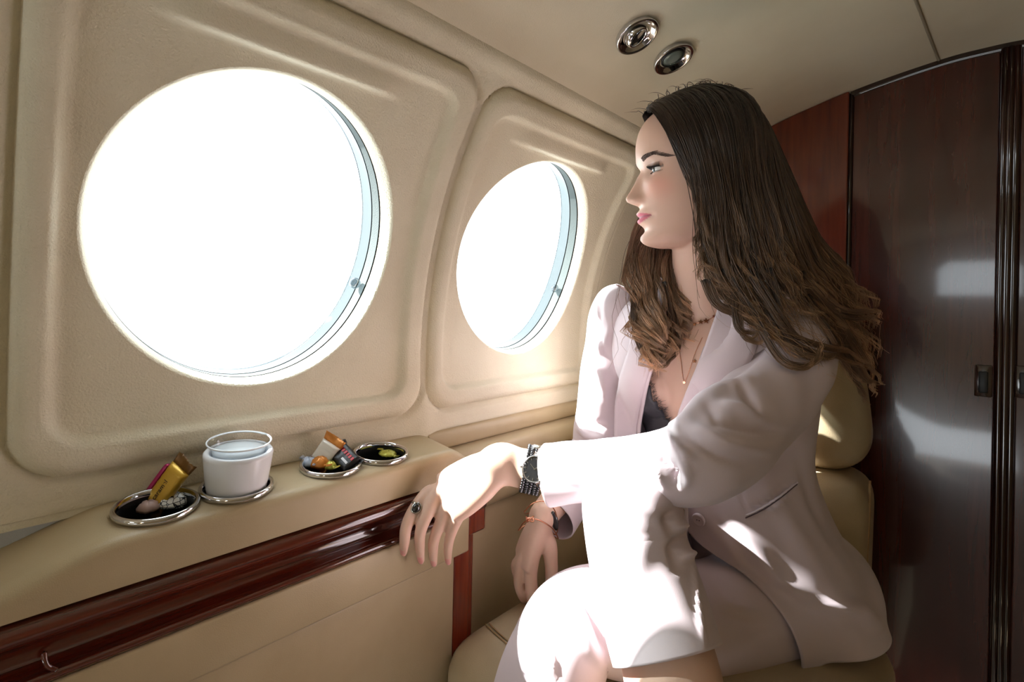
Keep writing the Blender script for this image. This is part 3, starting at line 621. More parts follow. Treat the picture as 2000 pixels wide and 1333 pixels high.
def wedge(c, r, e0, e1, a0, a1, n=9, m=15):           # solid spherical wedge (eyelid)
    E_, A_ = np.meshgrid(np.radians(np.linspace(e0, e1, n)), np.radians(np.linspace(a0, a1, m)), indexing='ij')
    def sh(rr): return np.stack([rr*np.cos(E_)*np.cos(A_), rr*np.cos(E_)*np.sin(A_), rr*np.sin(E_)], -1).reshape(-1, 3)
    V = np.vstack([sh(r), sh(.002)])+c; k = n*m; F = [list(q) for q in gfaces(n, m)]+[[a+k for a in q[::-1]] for q in gfaces(n, m)]
    b = [i*m for i in range(n)]+[(n-1)*m+j for j in range(1, m)]+[i*m+m-1 for i in range(n-2, -1, -1)]+[j for j in range(m-2, 0, -1)]
    F += [[b[i], b[(i+1) % len(b)], b[(i+1) % len(b)]+k, b[i]+k] for i in range(len(b))]
    return V, F
EYE = [np.array([.0625, s*.0310, -.0005]) for s in (1, -1)]; ER = .0120
parts = []
def addp(vf): parts.append(vf)
V, F = head_mesh(); addp((hw(V), F))
for c, s in zip(EYE, (1, -1)):
    V, F = wedge(c, ER+.0017, 9.5, 80, -78, 78); addp((hw(V), F)); V, F = wedge(c, ER+.0014, -78, -16, -78, 78); addp((hw(V), F))
for s in (1, -1):                                        # ears (under the hair)
    V, F = ball((0, 0, 0), (.017, .006, .030)); R_ = Matrix.Rotation(s*.35, 3, 'Z')@Matrix.Rotation(.2, 3, 'Y'); addp((hw(V@np.array(R_).T+np.array([-.008, s*.071, -.008])), F))
XA = (1, 0, 0)
# neck and trunk
addp(tube([(.842, .334, .955, .070, .060), (.832, .334, .995, .058, .055), (.819, .331, 1.04, .0475, .050), (.807, .328, 1.09, .0455, .050), (.800, .326, 1.14, .048, .052)], 30, 32, up=XA))
TOR = [(.968, .31, .44, .150, .105), (.965, .31, .50, .165, .112), (.955, .312, .57, .158, .108), (.938, .315, .64, .136, .098), (.912, .32, .72, .116, .084), (.880, .325, .80, .124, .090), (.857, .33, .87, .138, .094), (.842, .333, .925, .142, .084), (.836, .334, .965, .118, .066), (.832, .334, .990, .070, .050)]
addp(tube(TOR, 60, 48, up=XA))
for y in (.272, .392): addp(ball((.800, y, .865), (.046, .050, .053)))
LSH, LEL, LWR = P(1562, 694, .742), P(1345, 908, .598), P(980, 903, .692)
RSH, REL, RWR = P(1215, 622, .935), P(1165, 878, 1.005), P(1056, 1014, .838)
for sh, y in ((LSH, .27), (RSH, .40)):
    m_ = np.array([.834, y, .972]); addp(tube([(*m_, .046, .046), (*((m_+sh)/2+np.array([0, 0, .002])), .044, .042), (*sh, .036, .036)], 16, 24, up=XA))
def limb(pts, n=40, m=28, up=(0, 0, 1)): addp(tube([(*p, r, r2) for p, r, r2 in pts], n, m, up=up))
LW2 = P(1035, 917, .690)
limb([(LSH, .037, .037), ((LSH*.5+LEL*.5), .030, .030), (LEL, .028, .029)])
limb([(LEL, .029, .029), (LEL*.6+LW2*.4, .029, .030), (LW2, .0250, .0270), (LWR, .0235, .0275), (LWR*.8+P(868, 977, .695)*.2, .0200, .0280)], up=(0, 0, 1))
limb([(RSH, .038, .038), ((RSH*.5+REL*.5), .034, .034), (REL, .031, .031)], up=XA)
limb([(REL, .031, .031), (REL*.6+RWR*.4, .030, .030), (RWR, .027, .022)], up=XA)
# legs
HIPL, HIPR = np.array([.968, .215, .520]), np.array([.965, .40, .53])
KA, KB = P(1236, 985, .622), np.array([.538, .372, .588])
limb([(HIPR, .060, .060), (np.array([.82, .40, .60]), .044, .044), (KA, .042, .042)], up=(0, 1, 0))
ANA = P(1345, 1650, .455)
CA = [(KA, .046, .046), (P(1256, 1120, .598), .045, .045), (P(1305, 1290, .554), .0515, .0515), (P(1322, 1400, .528), .049, .049), (ANA, .030, .030)]
limb(CA, up=(1, 0, 0))
limb([(ANA, .030, .032), (ANA+np.array([-.06, .01, -.045]), .034, .025), (ANA+np.array([-.15, .02, -.08]), .036, .016), (ANA+np.array([-.19, .02, -.092]), .024, .011)], up=(0, 0, 1))
limb([(HIPL, .082, .082), (np.array([.77, .280, .533]), .070, .070), (KB, .048, .048)], up=(0, 1, 0))
ANB = np.array([.50, .42, .135])
limb([(KB, .045, .045), (np.array([.507, .391, .49]), .044, .044), (np.array([.497, .397, .40]), .049, .049), (np.array([.52, .418, .27]), .040, .040), (ANB, .029, .029)], up=(1, 0, 0))
limb([(ANB, .030, .032), (ANB+np.array([-.06, .01, -.045]), .034, .025), (ANB+np.array([-.15, .02, -.082]), .036, .016), (ANB+np.array([-.19, .02, -.088]), .024, .011)], up=(0, 0, 1))
# hands ------------------------------------------------------------
NAILS = []
def finger(pts, rad, up, n=40, m=20, nail=True):
    q = cr(np.column_stack([np.array(pts), rad, np.array(rad)*.94]), n)
    V, F = tube(q, n, m, up=up); addp((V, F))
    T = nrm(q[-1, :3]-q[-5, :3]); d = nrm(np.asarray(up)-(np.asarray(up)@T)*T); NAILS.append((q[-3, :3], T, d, rad[-1]))
def hand(W, mcps, fingers, rads, thumb, trad, dorsal, halfw, thick):
    """W wrist; mcps 4 knuckles (index..little); fingers: 4 lists of following joints; dorsal: approx. outward normal of the hand's back"""
    mc = np.array(mcps); mid = mc.mean(0); ax = nrm(mid-W); lat = nrm((mc[0]-mc[3])-((mc[0]-mc[3])@ax)*ax); nd = np.cross(ax, lat); nd = nd if nd@dorsal > 0 else -nd
    # palm: loft whose sections lie across ax, width along lat
    rows = []
    for t, hw_, th in ((-.10, halfw*.70, thick*1.15), (.12, halfw*.74, thick*1.15), (.4, halfw*.90, thick*1.12), (.72, halfw*1.0, thick*1.0), (.96, halfw*.98, thick*.86)):
        c = W+(mid-W)*t-nd*.002; rows.append((*c, hw_, th))
    addp(tube(rows, 28, 32, up=nd, e=2.5))
    for i in range(4):
        base = W*.62+mc[i]*.38-nd*thick*.15
        pts = [base, mc[i]*.86+W*.14-nd*.0005]+[mc[i]-nd*.0005]+list(fingers[i]); r = rads[i]
        finger(pts, [r[0]*.95, r[0]*1.02]+[r[0]*1.08]+list(r[1:]), nd)
    finger(thumb, trad, nd)
    return nd
lm = [P(834, 966, .712), P(856, 964, .702), P(879, 978, .692), P(899, 1001, .684)]
lf = [[P(807, 1000, .696), P(793, 1032, .684), P(790, 1060, .678), P(788, 1084, .684)],
      [P(835, 1004, .691), P(821, 1040, .686), P(820, 1070, .692), P(823, 1100, .700)],
      [P(862, 1018, .694), P(848, 1054, .699), P(846, 1080, .707), P(848, 1105, .715)],
      [P(887, 1027, .690), P(878, 1053, .703), P(875, 1078, .719), P(876, 1102, .727)]]
rr_ = [[.0098, .0090, .0084, .0074, .0052], [.0098, .0090, .0081, .0072, .0052], [.0094, .0086, .0080, .0072, .0052], [.0086, .0080, .0074, .0068, .0048]]
ndL = hand(LWR, lm, lf, rr_, [P(975, 908, .712), P(945, 910, .728), P(915, 925, .732), P(893, 945, .728), P(880, 965, .722)], [.014, .0135, .0105, .0088, .0060], -FW*.4+np.array([0, 0, 1.0]), .0375, .0140)
rm = [P(1042, 1084, .824), P(1020, 1098, .832), P(1009, 1106, .848), P(1008, 1106, .864)]
rf = [[P(1037, 1122, .822), P(1039, 1160, .826), P(1044, 1178, .840), P(1054, 1170, .858)],
      [P(1014, 1134, .838), P(1022, 1164, .846), P(1032, 1170, .862), P(1040, 1160, .876)],
      [P(1014, 1130, .860), P(1024, 1150, .870), P(1034, 1150, .885), P(1040, 1142, .895)],
      [P(1020, 1120, .878), P(1030, 1136, .888), P(1038, 1136, .900), P(1044, 1130, .908)]]
rr2 = [[.0108, .0108, .0112, .0098, .0072], [.0104, .0102, .0100, .0090, .0066], [.0100, .0094, .0092, .0084, .0062], [.0092, .0084, .0080, .0072, .0056]]
ndR = hand(RWR, rm, rf, rr2, [P(1058, 1034, .838), P(1070, 1062, .834), P(1076, 1096, .834), P(1077, 1124, .838), P(1072, 1150, .846)], [.0150, .0155, .0120, .0110, .0076], -FW+np.array([0, .6, .2]), .034, .0145)

V, F = merge(*parts)
me = bpy.data.meshes.new('tmp'); me.from_pydata(V.tolist(), [], F); tmp = bpy.data.objects.new('tmp', me); COL.objects.link(tmp); fix_normals(tmp)
rm_ = tmp.modifiers.new('r', 'REMESH'); rm_.mode = 'VOXEL'; rm_.voxel_size = BODY_VOX; rm_.use_smooth_shade = True
dg = bpy.context.evaluated_depsgraph_get(); bm_ = bpy.data.meshes.new_from_object(tmp.evaluated_get(dg)); bpy.data.objects.remove(tmp)
n = len(bm_.vertices); BV = np.empty(n*3, np.float32); bm_.vertices.foreach_get('co', BV); BV = BV.reshape(-1, 3).astype(float)
E_ = np.empty(len(bm_.edges)*2, np.int32); bm_.edges.foreach_get('vertices', E_); E_ = E_.reshape(-1, 2)
deg = np.bincount(E_.ravel(), minlength=n).astype(float)
def lap(V, it, lam=.5, wgt=None):
    for _ in range(it):
        s_ = np.stack([np.bincount(E_[:, 0], V[E_[:, 1], k], n)+np.bincount(E_[:, 1], V[E_[:, 0], k], n) for k in range(3)], 1)/np.maximum(deg, 1)[:, None]
        V = V+lam*(s_-V)*(1 if wgt is None else wgt[:, None])
    return V
Hl = hl(BV); near_face = (np.abs(Hl[:, 2]+.02) < .09) & (Hl[:, 0] > .03)
hand_w = np.zeros(n)
for W_, m_ in ((LWR, lm), (RWR, rm)):
    c = np.mean(m_, 0); hand_w = np.maximum(hand_w, 1-sstep(.045, .085, np.linalg.norm(BV-c, axis=1)))
BV = lap(BV, 2)
wrist = np.maximum(*[1-sstep(.03, .05, np.linalg.norm(BV-q, axis=1)) for q in (LWR, RWR)]); BV = lap(BV, 40, .5, wrist)
wg = np.where(near_face, 0, 1)*(1-.75*hand_w); BV = lap(BV, 8, .5, wg)
# skin tint painted per vertex: lips, cheeks, nails (the skin's own colours); darker mouth line, lids and lash line
Hl = hl(BV); x, y, z = Hl.T; tint = np.tile(np.array(lin((214, 178, 158))[:3]), (n, 1))
def blend(mask, rgb): 
    global tint
    tint = tint*(1-mask[:, None])+np.array(lin(rgb)[:3])*mask[:, None]
front = (x > .06)
hwid = .0238; e_ = np.clip(1-(np.abs(y)/hwid)**2, 0, 1)
upl = -.0668+(.0078*e_**.7-.0016*g(y, .003)); lol = -.0668-.0102*e_**.75
lip = front*sstep(0, .0012, upl-z)*sstep(0, .0012, z-lol)*(np.abs(y) < hwid)
blend(.50*sstep(.03, .07, x)*g(np.abs(y)-.042, .02)*g(z+.026, .02), (226, 150, 130))
blend(lip*.95, (196, 92, 112)); blend(front*g(z+.0668, .0011)*(np.abs(y) < hwid)*.8, (110, 36, 50))
for c in EYE:
    q = Hl-c; r_ = np.linalg.norm(q, axis=1); el = np.degrees(np.arctan2(q[:, 2], np.hypot(q[:, 0], q[:, 1]))); blend((q[:, 0] > 0)*(r_ < .0165)*((el > 6) & (el < 40))*.3, (150, 104, 88)); blend((q[:, 0] > 0)*(r_ < .0158)*((el > 4) & (el < 14))*.75, (36, 26, 24)); blend((q[:, 0] > 0)*(r_ < .0152)*((el < -13) & (el > -23))*.5, (90, 62, 54))
for c, T, d, r in NAILS:
    q = BV-c; a_ = q@T; b_ = q@d; s_ = np.linalg.norm(q-a_[:, None]*T-b_[:, None]*d, axis=1)
    blend(((a_ > -.006) & (a_ < .007) & (b_ > r*.25) & (s_ < r*.85) & (np.linalg.norm(q, axis=1) < .013)).astype(float)*.8, (218, 150, 146))
bm_.vertices.foreach_set('co', BV.astype(np.float32).ravel())
ca = bm_.color_attributes.new('tint', 'FLOAT_COLOR', 'POINT'); ca.data.foreach_set('color', np.column_stack([tint, np.ones(n)]).astype(np.float32).ravel())
M_SKIN = mat('skin', (214, 178, 158), .46, spec=.4, sss=.12); at_ = N(M_SKIN, 'ShaderNodeAttribute'); at_.attribute_name = 'tint'; L(M_SKIN, at_.outputs['Color'], M_SKIN.node_tree.nodes['Principled BSDF'].inputs['Base Color']); bump(M_SKIN, 1400, .00012, .4, 'voronoi')
bm_.materials.clear(); bm_.materials.append(M_SKIN); bm_.name = 'body'
bm_.polygons.foreach_set('use_smooth', np.ones(len(bm_.polygons), bool))
body = bpy.data.objects.new('body', bm_); COL.objects.link(body); under(body, WOMAN); bm_.update()
BODYF = np.empty(len(bm_.loops), np.int32); bm_.loops.foreach_get('vertex_index', BODYF)
# eyes
M_EYE = mat('eye_white', (228, 224, 220), .12, spec=.6, coat=.6); M_IRIS = mat('iris', (64, 74, 66), .1, coat=1.0); M_PUP = mat('pupil', (8, 8, 9), .08, coat=1.0)
M_LASH = mat('lash', (20, 15, 14), .6)
gaze = nrm(np.array([1.0, .10, .02]))
for c, nm in zip(EYE, ('left', 'right')):
    V, F = ball((0, 0, 0), ER, 24, 32); ey = under(mk('eyeball', hw(V+c), F, M_EYE), WOMAN)
    Bg = basis(gaze); V, F = lathe([(.0058, .0103), (.0052, .01085), (.0030, .0117), (.0026, .01205)], 32, (0, 0, 0), Bg); under(mk('iris', hw(V*1.003+c), F, M_IRIS), WOMAN).parent = ey
    V, F = lathe([(.0028, .0118), (.0015, .01222), (0, .01228)], 24, (0, 0, 0), Bg); q = mk('pupil', hw(V*1.003+c), F, M_PUP); under(q, WOMAN); q.parent = ey
    VV, FF = [], []
    for up_, el, ln, cnt in ((1, 9.5, .0082, 60), (-1, -16, .0030, 22)):
        for a in np.linspace(-66, 70, cnt):
            a2 = a if nm == 'left' else -a; ar = math.radians(a2); er = math.radians(el); dv = np.array([math.cos(er)*math.cos(ar), math.cos(er)*math.sin(ar), math.sin(er)])
            p0 = c+dv*(ER+.0012); l_ = ln*(.75+.35*(a+66)/136); t = np.linspace(0, 1, 5)[:, None]; out = nrm(np.array([dv[0], dv[1]*1.25, 0])); cur = p0+out*l_*t+np.array([0, 0, up_])*l_*.55*(t**1.6)
            v, f = tube(np.column_stack([cur, .00042*(1-.8*t), .00042*(1-.8*t)]), 5, 4, up=(0, 0, 1)); VV.append(v); FF.append(f)
    V, F = merge(*zip(VV, FF)); under(mk('eyelashes', hw(V), F, M_LASH), WOMAN)
# brows: short hairs lying on the brow ridge
def face_x(y, z):             # surface of the head just in front, by nearest body vertex in (y,z)
    sel = front_idx; i = sel[np.argmin((Hl[sel, 1]-y)**2+(Hl[sel, 2]-z)**2)]; return Hl[i, 0]
front_idx = np.where((Hl[:, 0] > .04) & (np.abs(Hl[:, 2]-.02) < .03) & (np.abs(Hl[:, 1]) < .065))[0]
M_BROW = mat('brow_hair', (84, 64, 54), .6)
for s, nm in ((1, 'left'), (-1, 'right')):
    VV, FF = [], []
    for i in range(130):
        t = rng.random(); yb_ = .0195+.034*t; zb_ = .0190+.0034*math.sin(min(t, .7)/.7*math.pi/2)-.010*max(0, t-.62)/.38+(rng.random()-.5)*.0072*(1-.65*t); ln = .0085*(1-.3*t)
        p = []
        for q in np.linspace(0, 1, 4): yy_ = yb_+ln*q*.9; zz_ = zb_+ln*q*(.30-.55*t); p.append([face_x(s*yy_, zz_)+.0006+.0006*q, s*yy_, zz_])
        p = np.array(p); v, f = tube(np.column_stack([p, np.linspace(.00042, .00012, 4), np.linspace(.00042, .00012, 4)]), 4, 4); VV.append(v); FF.append(f)
    V, F = merge(*zip(VV, FF)); under(mk('eyebrow', hw(V), F, M_BROW), WOMAN)
# ------------------------------------------------------------------ clothes
M_SUIT = mat('pale_pink_suiting', (204, 189, 193), .78, spec=.25, sheen=.25); bump(M_SUIT, 1500, .00018, .5)
M_SUITIN = mat('suit_lining', (206, 180, 180), .6)
M_CAMI = mat('charcoal_silk', (56, 55, 60), .5, spec=.4); bump(M_CAMI, 900, .0003, .5, 'voronoi')
M_BELT = mat('black_belt', (22, 21, 23), .4)
def vnormals(V, F):
    me = bpy.data.meshes.new('t'); me.from_pydata(V.tolist(), [], F); n_ = np.empty(len(V)*3, np.float32); me.vertices.foreach_get('normal', n_); bpy.data.meshes.remove(me); n_ = n_.reshape(-1, 3).astype(float)
    return n_
def seg_dist(p, a, b):
    ab = b-a; t = np.clip(((p-a)@ab)/(ab@ab), 0, 1); return np.linalg.norm(p-(a+t[:, None]*ab), axis=1), t
def folds(V, F, lines, facing=True):
    """lines: (list of px points, half width px, height m). Raises or sinks cloth along creases seen from the cabin side."""
    nn = vnormals(V, F); q = proj(V); d = np.zeros(len(V)); vis = sstep(-.1, .35, -(nn*nrm(V-CAM)).sum(1)) if facing else 1
    for pts, wd, amp in lines:
        pts = np.array(pts, float); best = np.full(len(V), 1e9); tt = np.zeros(len(V)); L_ = np.r_[0, np.cumsum(np.linalg.norm(np.diff(pts, axis=0), axis=1))]
        for i in range(len(pts)-1):
            dd, t = seg_dist(q[:, :2], pts[i], pts[i+1]); m_ = dd < best; best[m_] = dd[m_]; tt[m_] = (L_[i]+t[m_]*(L_[i+1]-L_[i]))/L_[-1]
        d += 1.7*amp*np.exp(-(best/(wd*.85))**2)*np.clip(np.sin(np.pi*np.clip(tt, .03, .97)), 0, 1)**.6
    return V+nn*(d*vis)[:, None]
def pushout(V, caps, margin=0.0):
    """keep cloth outside limbs: caps = (a, b, ra, rb)"""
    for a, b, ra, rb in caps:
        a, b = np.asarray(a, float), np.asarray(b, float); d, t = seg_dist(V, a, b); r = ra+(rb-ra)*t+margin; c = a+t[:, None]*(b-a); u = V-c; l = np.linalg.norm(u, axis=1); m_ = l < r
        V = np.where(m_[:, None], c+u/np.maximum(l, 1e-5)[:, None]*r[:, None], V)
    return V
def opentube(ctrl, n, m, up=(0, 0, 1), e=2.0):
    V, F = tube(ctrl, n, m, up=up, cap=False, e=e); C = V.reshape(n, m, 3).mean(1, keepdims=True); o_ = (V.reshape(n, m, 3)-C).reshape(-1, 3)
    return (V, F) if (vnormals(V, F)*o_).sum() > 0 else (V, [f[::-1] for f in F])
def cloth(name, V, F, mt, thick=.0022, parent=None, offset=-1):
    o = under(mk(name, V, F, mt), WOMAN)
    s_ = o.modifiers.new('thickness', 'SOLIDIFY'); s_.thickness = thick; s_.offset = offset; return o
def ripple(V, seed, scale, amp, stretch=(1, 1, 1)):
    from mathutils import noise
    out = np.array([noise.noise(Vector((p[0]*scale*stretch[0]+seed, p[1]*scale*stretch[1], p[2]*scale*stretch[2]))) for p in V]); return out*amp

# trousers: the far leg is crossed over the near one
def ctl(rows): return [(*p, a, b) for p, a, b in rows]
TA = ctl([((.955, .42, .545), .072, .070), ((.82, .402, .60), .056, .056), (P(1264, 988, .700), .054, .053), (P(1246, 964, .645), .0610, .0580), (P(1234, 982, .617), .0600, .0590), (P(1239, 1040, .608), .0595, .0590), (P(1253, 1105, .598), .0610, .0595), (P(1277, 1190, .579), .0625, .0600), (P(1303, 1280, .556), .0620, .0590)])
V, F = opentube(TA, 150, 90, up=(.35, 1, .2)); V = folds(V, F, [([(1180, 955), (1250, 985), (1310, 1035)], 16, .003), ([(1330, 985), (1300, 1015), (1318, 1050)], 12, -.006), ([(1345, 1040), (1315, 1070), (1325, 1110)], 12, -.006), ([(1350, 1020), (1330, 1030)], 9, .006), ([(1352, 1080), (1335, 1085)], 9, .005),
    ([(1346, 1060), (1362, 1170), (1378, 1270)], 5, .0028), ([(1215, 1150), (1200, 1220), (1205, 1275)], 16, .004), ([(1250, 1040), (1240, 1150)], 28, .002)])
legA = cloth('trouser_leg', V, F, M_SUIT); legA['label'] = 'trouser leg crossed over on top, hem above the calf'
TB = ctl([((.985, .205, .520), .100, .098), ((.90, .245, .520), .095, .090), ((.77, .282, .533), .084, .078), ((.64, .332, .566), .073, .070), ((.548, .370, .592), .0610, .0605), ((.515, .385, .548), .0620, .0635), ((.503, .394, .49), .067, .069), ((.495, .398, .39), .072, .074)])
V, F = opentube(TB, 150, 90, up=(.3, .9, .3)); V = folds(V, F, [([(1130, 1165), (1160, 1225), (1190, 1285)], 7, -.008), ([(1112, 1175), (1140, 1240), (1175, 1300)], 14, .005), ([(1060, 1215), (1080, 1290), (1078, 1330)], 7, .003), ([(1395, 1190), (1450, 1215), (1530, 1225)], 10, -.0025), ([(1400, 1150), (1420, 1180), (1480, 1195)], 9, .0025)])
legB = cloth('trouser_leg', V, F, M_SUIT); legB['label'] = 'trouser leg resting on the seat cushion'
V, F = opentube(ctl([((.966, .31, .505), .178, .122), ((.955, .312, .57), .168, .118), ((.938, .315, .64), .146, .106), ((.925, .318, .675), .136, .100)]), 30, 70, up=XA); cloth('trouser_seat', V, F, M_SUIT)
V, F = opentube(ctl([((.938, .315, .640), .150, .110), ((.932, .317, .668), .143, .106)]), 6, 80, up=XA); bl = cloth('belt', V, F, M_BELT, .003); bl['label'] = 'black belt glimpsed under the jacket'

# camisole
CAM_T = [(.912, .32, .72, .121, .089), (.880, .325, .80, .129, .096), (.857, .33, .87, .143, .100), (.842, .333, .925, .147, .090), (.838, .334, .955, .128, .078)]
V, F = opentube([(.938, .315, .64, .141, .103)]+CAM_T, 90, 160, up=XA)
dc = [np.linalg.norm((V-np.array([.800, y, .865]))/np.array([.0495, .0535, .0565]), axis=1) for y in (.272, .392)]
for d_, y in zip(dc, (.272, .392)): c0 = np.array([.800, y, .865]); ins = d_ < 1; V[ins] = c0+(V[ins]-c0)/np.maximum(d_[ins], .05)[:, None]
def neck_z(y): ay = np.abs(y-.337); return 0.778+2.6*np.clip(ay-.010, 0, .06)-.006*np.abs(np.sin((ay)*150))
keep = V[:, 2] < np.where(V[:, 0] < .87, np.minimum(neck_z(V[:, 1]), .945), .92)
F2 = [f for f in F if keep[f].all()]; cam_o = cloth('camisole', V, F2, M_CAMI, .0012, offset=0); cam_o['label'] = 'charcoal camisole with a lace-edged neckline'
# lace fringe along the neckline: eyelash threads
front = (V[:, 0] < .86); VV, FF = [], []
cnt = {}
for f in F:
    k = keep[f]
    if k.any() and not k.all() and V[f, 0].mean() < .86:
        c = V[f].mean(0)
        for _ in range(7):
            p = c+rng.normal(0, .0016, 3)*[.4, 1, 1]; s_ = np.sign(c[1]-.332) or 1; d = nrm(np.array([-.25, -s_*.9, .45])+rng.normal(0, .25, 3)); l_ = .006+.004*rng.random(); t = np.linspace(0, 1, 3)[:, None]
            v, q = tube(np.column_stack([p-d*.002+d*l_*t, .00030*(1-.6*t), .00030*(1-.6*t)]), 3, 3); VV.append(v); FF.append(q)
if VV:
    Vl, Fl = merge(*zip(VV, FF)); o = mk('lace_fringe', Vl, Fl, M_CAMI); o.parent = cam_o

# jacket body
JAC = [(.965, .285, .490, .195, .150), (.940, .288, .540, .182, .150), (.918, .298, .610, .164, .152), (.897, .312, .690, .147, .142), (.887, .320, .750, .140, .130), (.874, .325, .820, .150, .130), (.850, .330, .885, .165, .131), (.842, .333, .940, .170, .114), (.836, .334, .975, .166, .100), (.832, .334, 1.002, .140, .086), (.829, .333, 1.024, .100, .074), (.825, .332, 1.044, .074, .064)]
nJ, mJ = 130, 220
QJ = cr(JAC, nJ); CJ = QJ[:, :3]; tj = np.linspace(0, 2*np.pi, 721)
def jp(i, t): return np.stack([QJ[i, 0]-QJ[i, 4]*np.cos(t), QJ[i, 1]+QJ[i, 3]*np.sin(t), np.full(np.shape(t), QJ[i, 2])], -1)
EDGE_L = np.array([(1412, 560), (1400, 606), (1372, 690), (1345, 755), (1326, 800), (1312, 850), (1308, 930), (1318, 1000), (1338, 1040), (1380, 1085), (1440, 1130), (1500, 1215), (1540, 1285), (1556, 1335), (1562, 1400)], float)
EDGE_R = np.array([(1300, 560), (1300, 620), (1284, 690), (1264, 760), (1248, 830), (1252, 880), (1275, 940), (1310, 1000), (1322, 1040), (1318, 1085), (1300, 1130), (1270, 1215), (1250, 1285), (1240, 1335), (1235, 1400)], float)
def edge_t(i, E, lo, hi):
    t = np.linspace(lo, hi, 400); q = proj(jp(i, t)); ue = np.interp(q[:, 1], E[:, 1], E[:, 0]); d = np.abs(q[:, 0]-ue); return t[np.argmin(d)]
tl = np.array([edge_t(i, EDGE_L, math.radians(-75), math.radians(40)) for i in range(nJ)]); tr_ = np.array([edge_t(i, EDGE_R, math.radians(-15), math.radians(75)) for i in range(nJ)])
def sm(a, k=9): p = np.pad(a, k//2, 'edge'); return np.convolve(p, np.ones(k)/k, 'valid')
tl, tr_ = sm(tl), sm(tr_); tr_ = np.maximum(tr_, tl+.04)
THIGHS = [((.985, .205, .520), (.78, .280, .530), .104, .090), ((.78, .280, .530), (.55, .37, .592), .090, .070), ((.97, .40, .53), (.90, .40, .56), .094, .088)]
V = np.concatenate([jp(i, np.linspace(tr_[i], 2*np.pi+tl[i], mJ)) for i in range(nJ)]); F = [list(q) for q in gfaces(nJ, mJ)]
if (vnormals(V, F)*(V-np.repeat(CJ, mJ, 0))).sum() < 0: F = [f[::-1] for f in F]
V = pushout(V, [(a, b, ra+.003, rb+.003) for a, b, ra, rb in THIGHS])
def gridlap(V, n, m, it, lam=.5):
    G = V.reshape(n, m, 3).copy()
    for _ in range(it):
        A = G.copy(); A[1:-1] += lam*.5*(G[:-2]+G[2:]-2*G[1:-1]); G2 = A.copy(); A[:, 1:-1] += lam*.5*(G2[:, :-2]+G2[:, 2:]-2*G2[:, 1:-1]); G = A
    return G.reshape(-1, 3)
V = gridlap(V, nJ, mJ, 14); V = V+vnormals(V, F)*ripple(V, 3.3, 14, .004, (1, 1, .45))[:, None]
V = folds(V, F, [([(1500, 960), (1560, 1060), (1640, 1180)], 26, .006), ([(1420, 1010), (1520, 1130), (1600, 1180)], 18, .006), ([(1460, 1000), (1500, 980), (1552, 944)], 4.0, -.004), ([(1464, 1010), (1506, 990), (1556, 952)], 4.5, .0030), ([(1330, 960), (1420, 1060), (1520, 1250)], 16, .003),
    ([(1440, 935), (1450, 970), (1458, 1010)], 3, -.0015), ([(1560, 900), (1590, 985), (1640, 1080)], 14, -.004), ([(1250, 700), (1225, 800)], 16, .003), ([(1600, 1180), (1680, 1190), (1720, 1230)], 18, .006)])
jac = cloth('jacket_body', V, F, M_SUIT, .0030); jac['label'] = 'pale pink single-button jacket front and back'
JV, JF = V.copy(), F; jbvh = BVHTree.FromPolygons([Vector(v) for v in JV], JF)
def on_jac(u, v, off):
    h = jbvh.ray_cast(Vector(CAM), Vector(nrm(ray(u, v))))
    if h[0] is None: return None
    n_ = np.array(h[1]); n_ = n_ if n_@ray(u, v) < 0 else -n_; return np.array(h[0])+n_*off
def strip(name, inner, outer, off_in, off_out, n=36, m=9, bulge=.004, parent=None):
    I, O = cr(inner, n), cr(outer, n); rows, last = [], None
    for a, b in zip(I, O):
        for j in range(m):
            s_ = j/(m-1); q = a+(b-a)*s_; p = on_jac(q[0], q[1], off_in+(off_out-off_in)*s_+bulge*math.sin(math.pi*s_))
            if p is None: p = P(q[0], q[1], last) 
            last = float(proj(p)[2]); rows.append(p)
    V = gridlap(np.array(rows), n, m, 6); o = cloth(name, V, [list(q) for q in gfaces(n, m)], M_SUIT, .0025, offset=0); return o
lp = strip('lapel', [(1398, 606), (1372, 690), (1346, 752), (1328, 798), (1322, 850), (1334, 930)], [(1475, 600), (1478, 680), (1440, 740), (1392, 780), (1352, 830), (1340, 925)], .001, .006, bulge=.005)
rp_ = strip('lapel', [(1298, 600), (1280, 690), (1259, 760), (1245, 830), (1246, 880)], [(1246, 600), (1234, 680), (1216, 738), (1201, 785), (1200, 880)], .001, .006, bulge=.004)
# front button and welt pocket
bp = on_jac(1366, 1014, .0022); bn = nrm(-ray(1362, 1014)+np.array([0, 0, .2])); 
h_ = jbvh.ray_cast(Vector(CAM), Vector(nrm(ray(1366, 1014)))); bn = np.array(h_[1]); bn = bn if bn@ray(1362, 1014) < 0 else -bn
V, F = lathe([(0, .0022), (.0050, .0022), (.0070, .0030), (.0088, .0036), (.0098, .0028), (.0100, .0008), (.0092, -.002)], 36, bp, basis(bn)); bt = under(mk('jacket_button', V, F, M_SUIT), WOMAN)
for a in (-1, 1):
    V, F = lathe([(0, .0003), (.0009, .0003), (.0009, -.001)], 10, bp+basis(bn)[:, 0]*a*.0018+bn*.0022, basis(bn)); q = mk('button_hole', V, F, M_BELT); under(q, WOMAN); q.parent = bt
pts = [on_jac(u, v, .0006) for u, v in cr([(1456, 1008), (1490, 992), (1525, 968), (1556, 942)], 20)]; pts = [p for p in pts if p is not None]
V, F = tube([(*p, .0024, .0012) for p in pts], 24, 8); under(mk('pocket_welt', V, F, M_SUIT), WOMAN)
pts = [on_jac(u, v+4.5, .0004) for u, v in cr([(1456, 1008), (1490, 992), (1525, 968), (1556, 942)], 20)]; pts = [p for p in pts if p is not None]
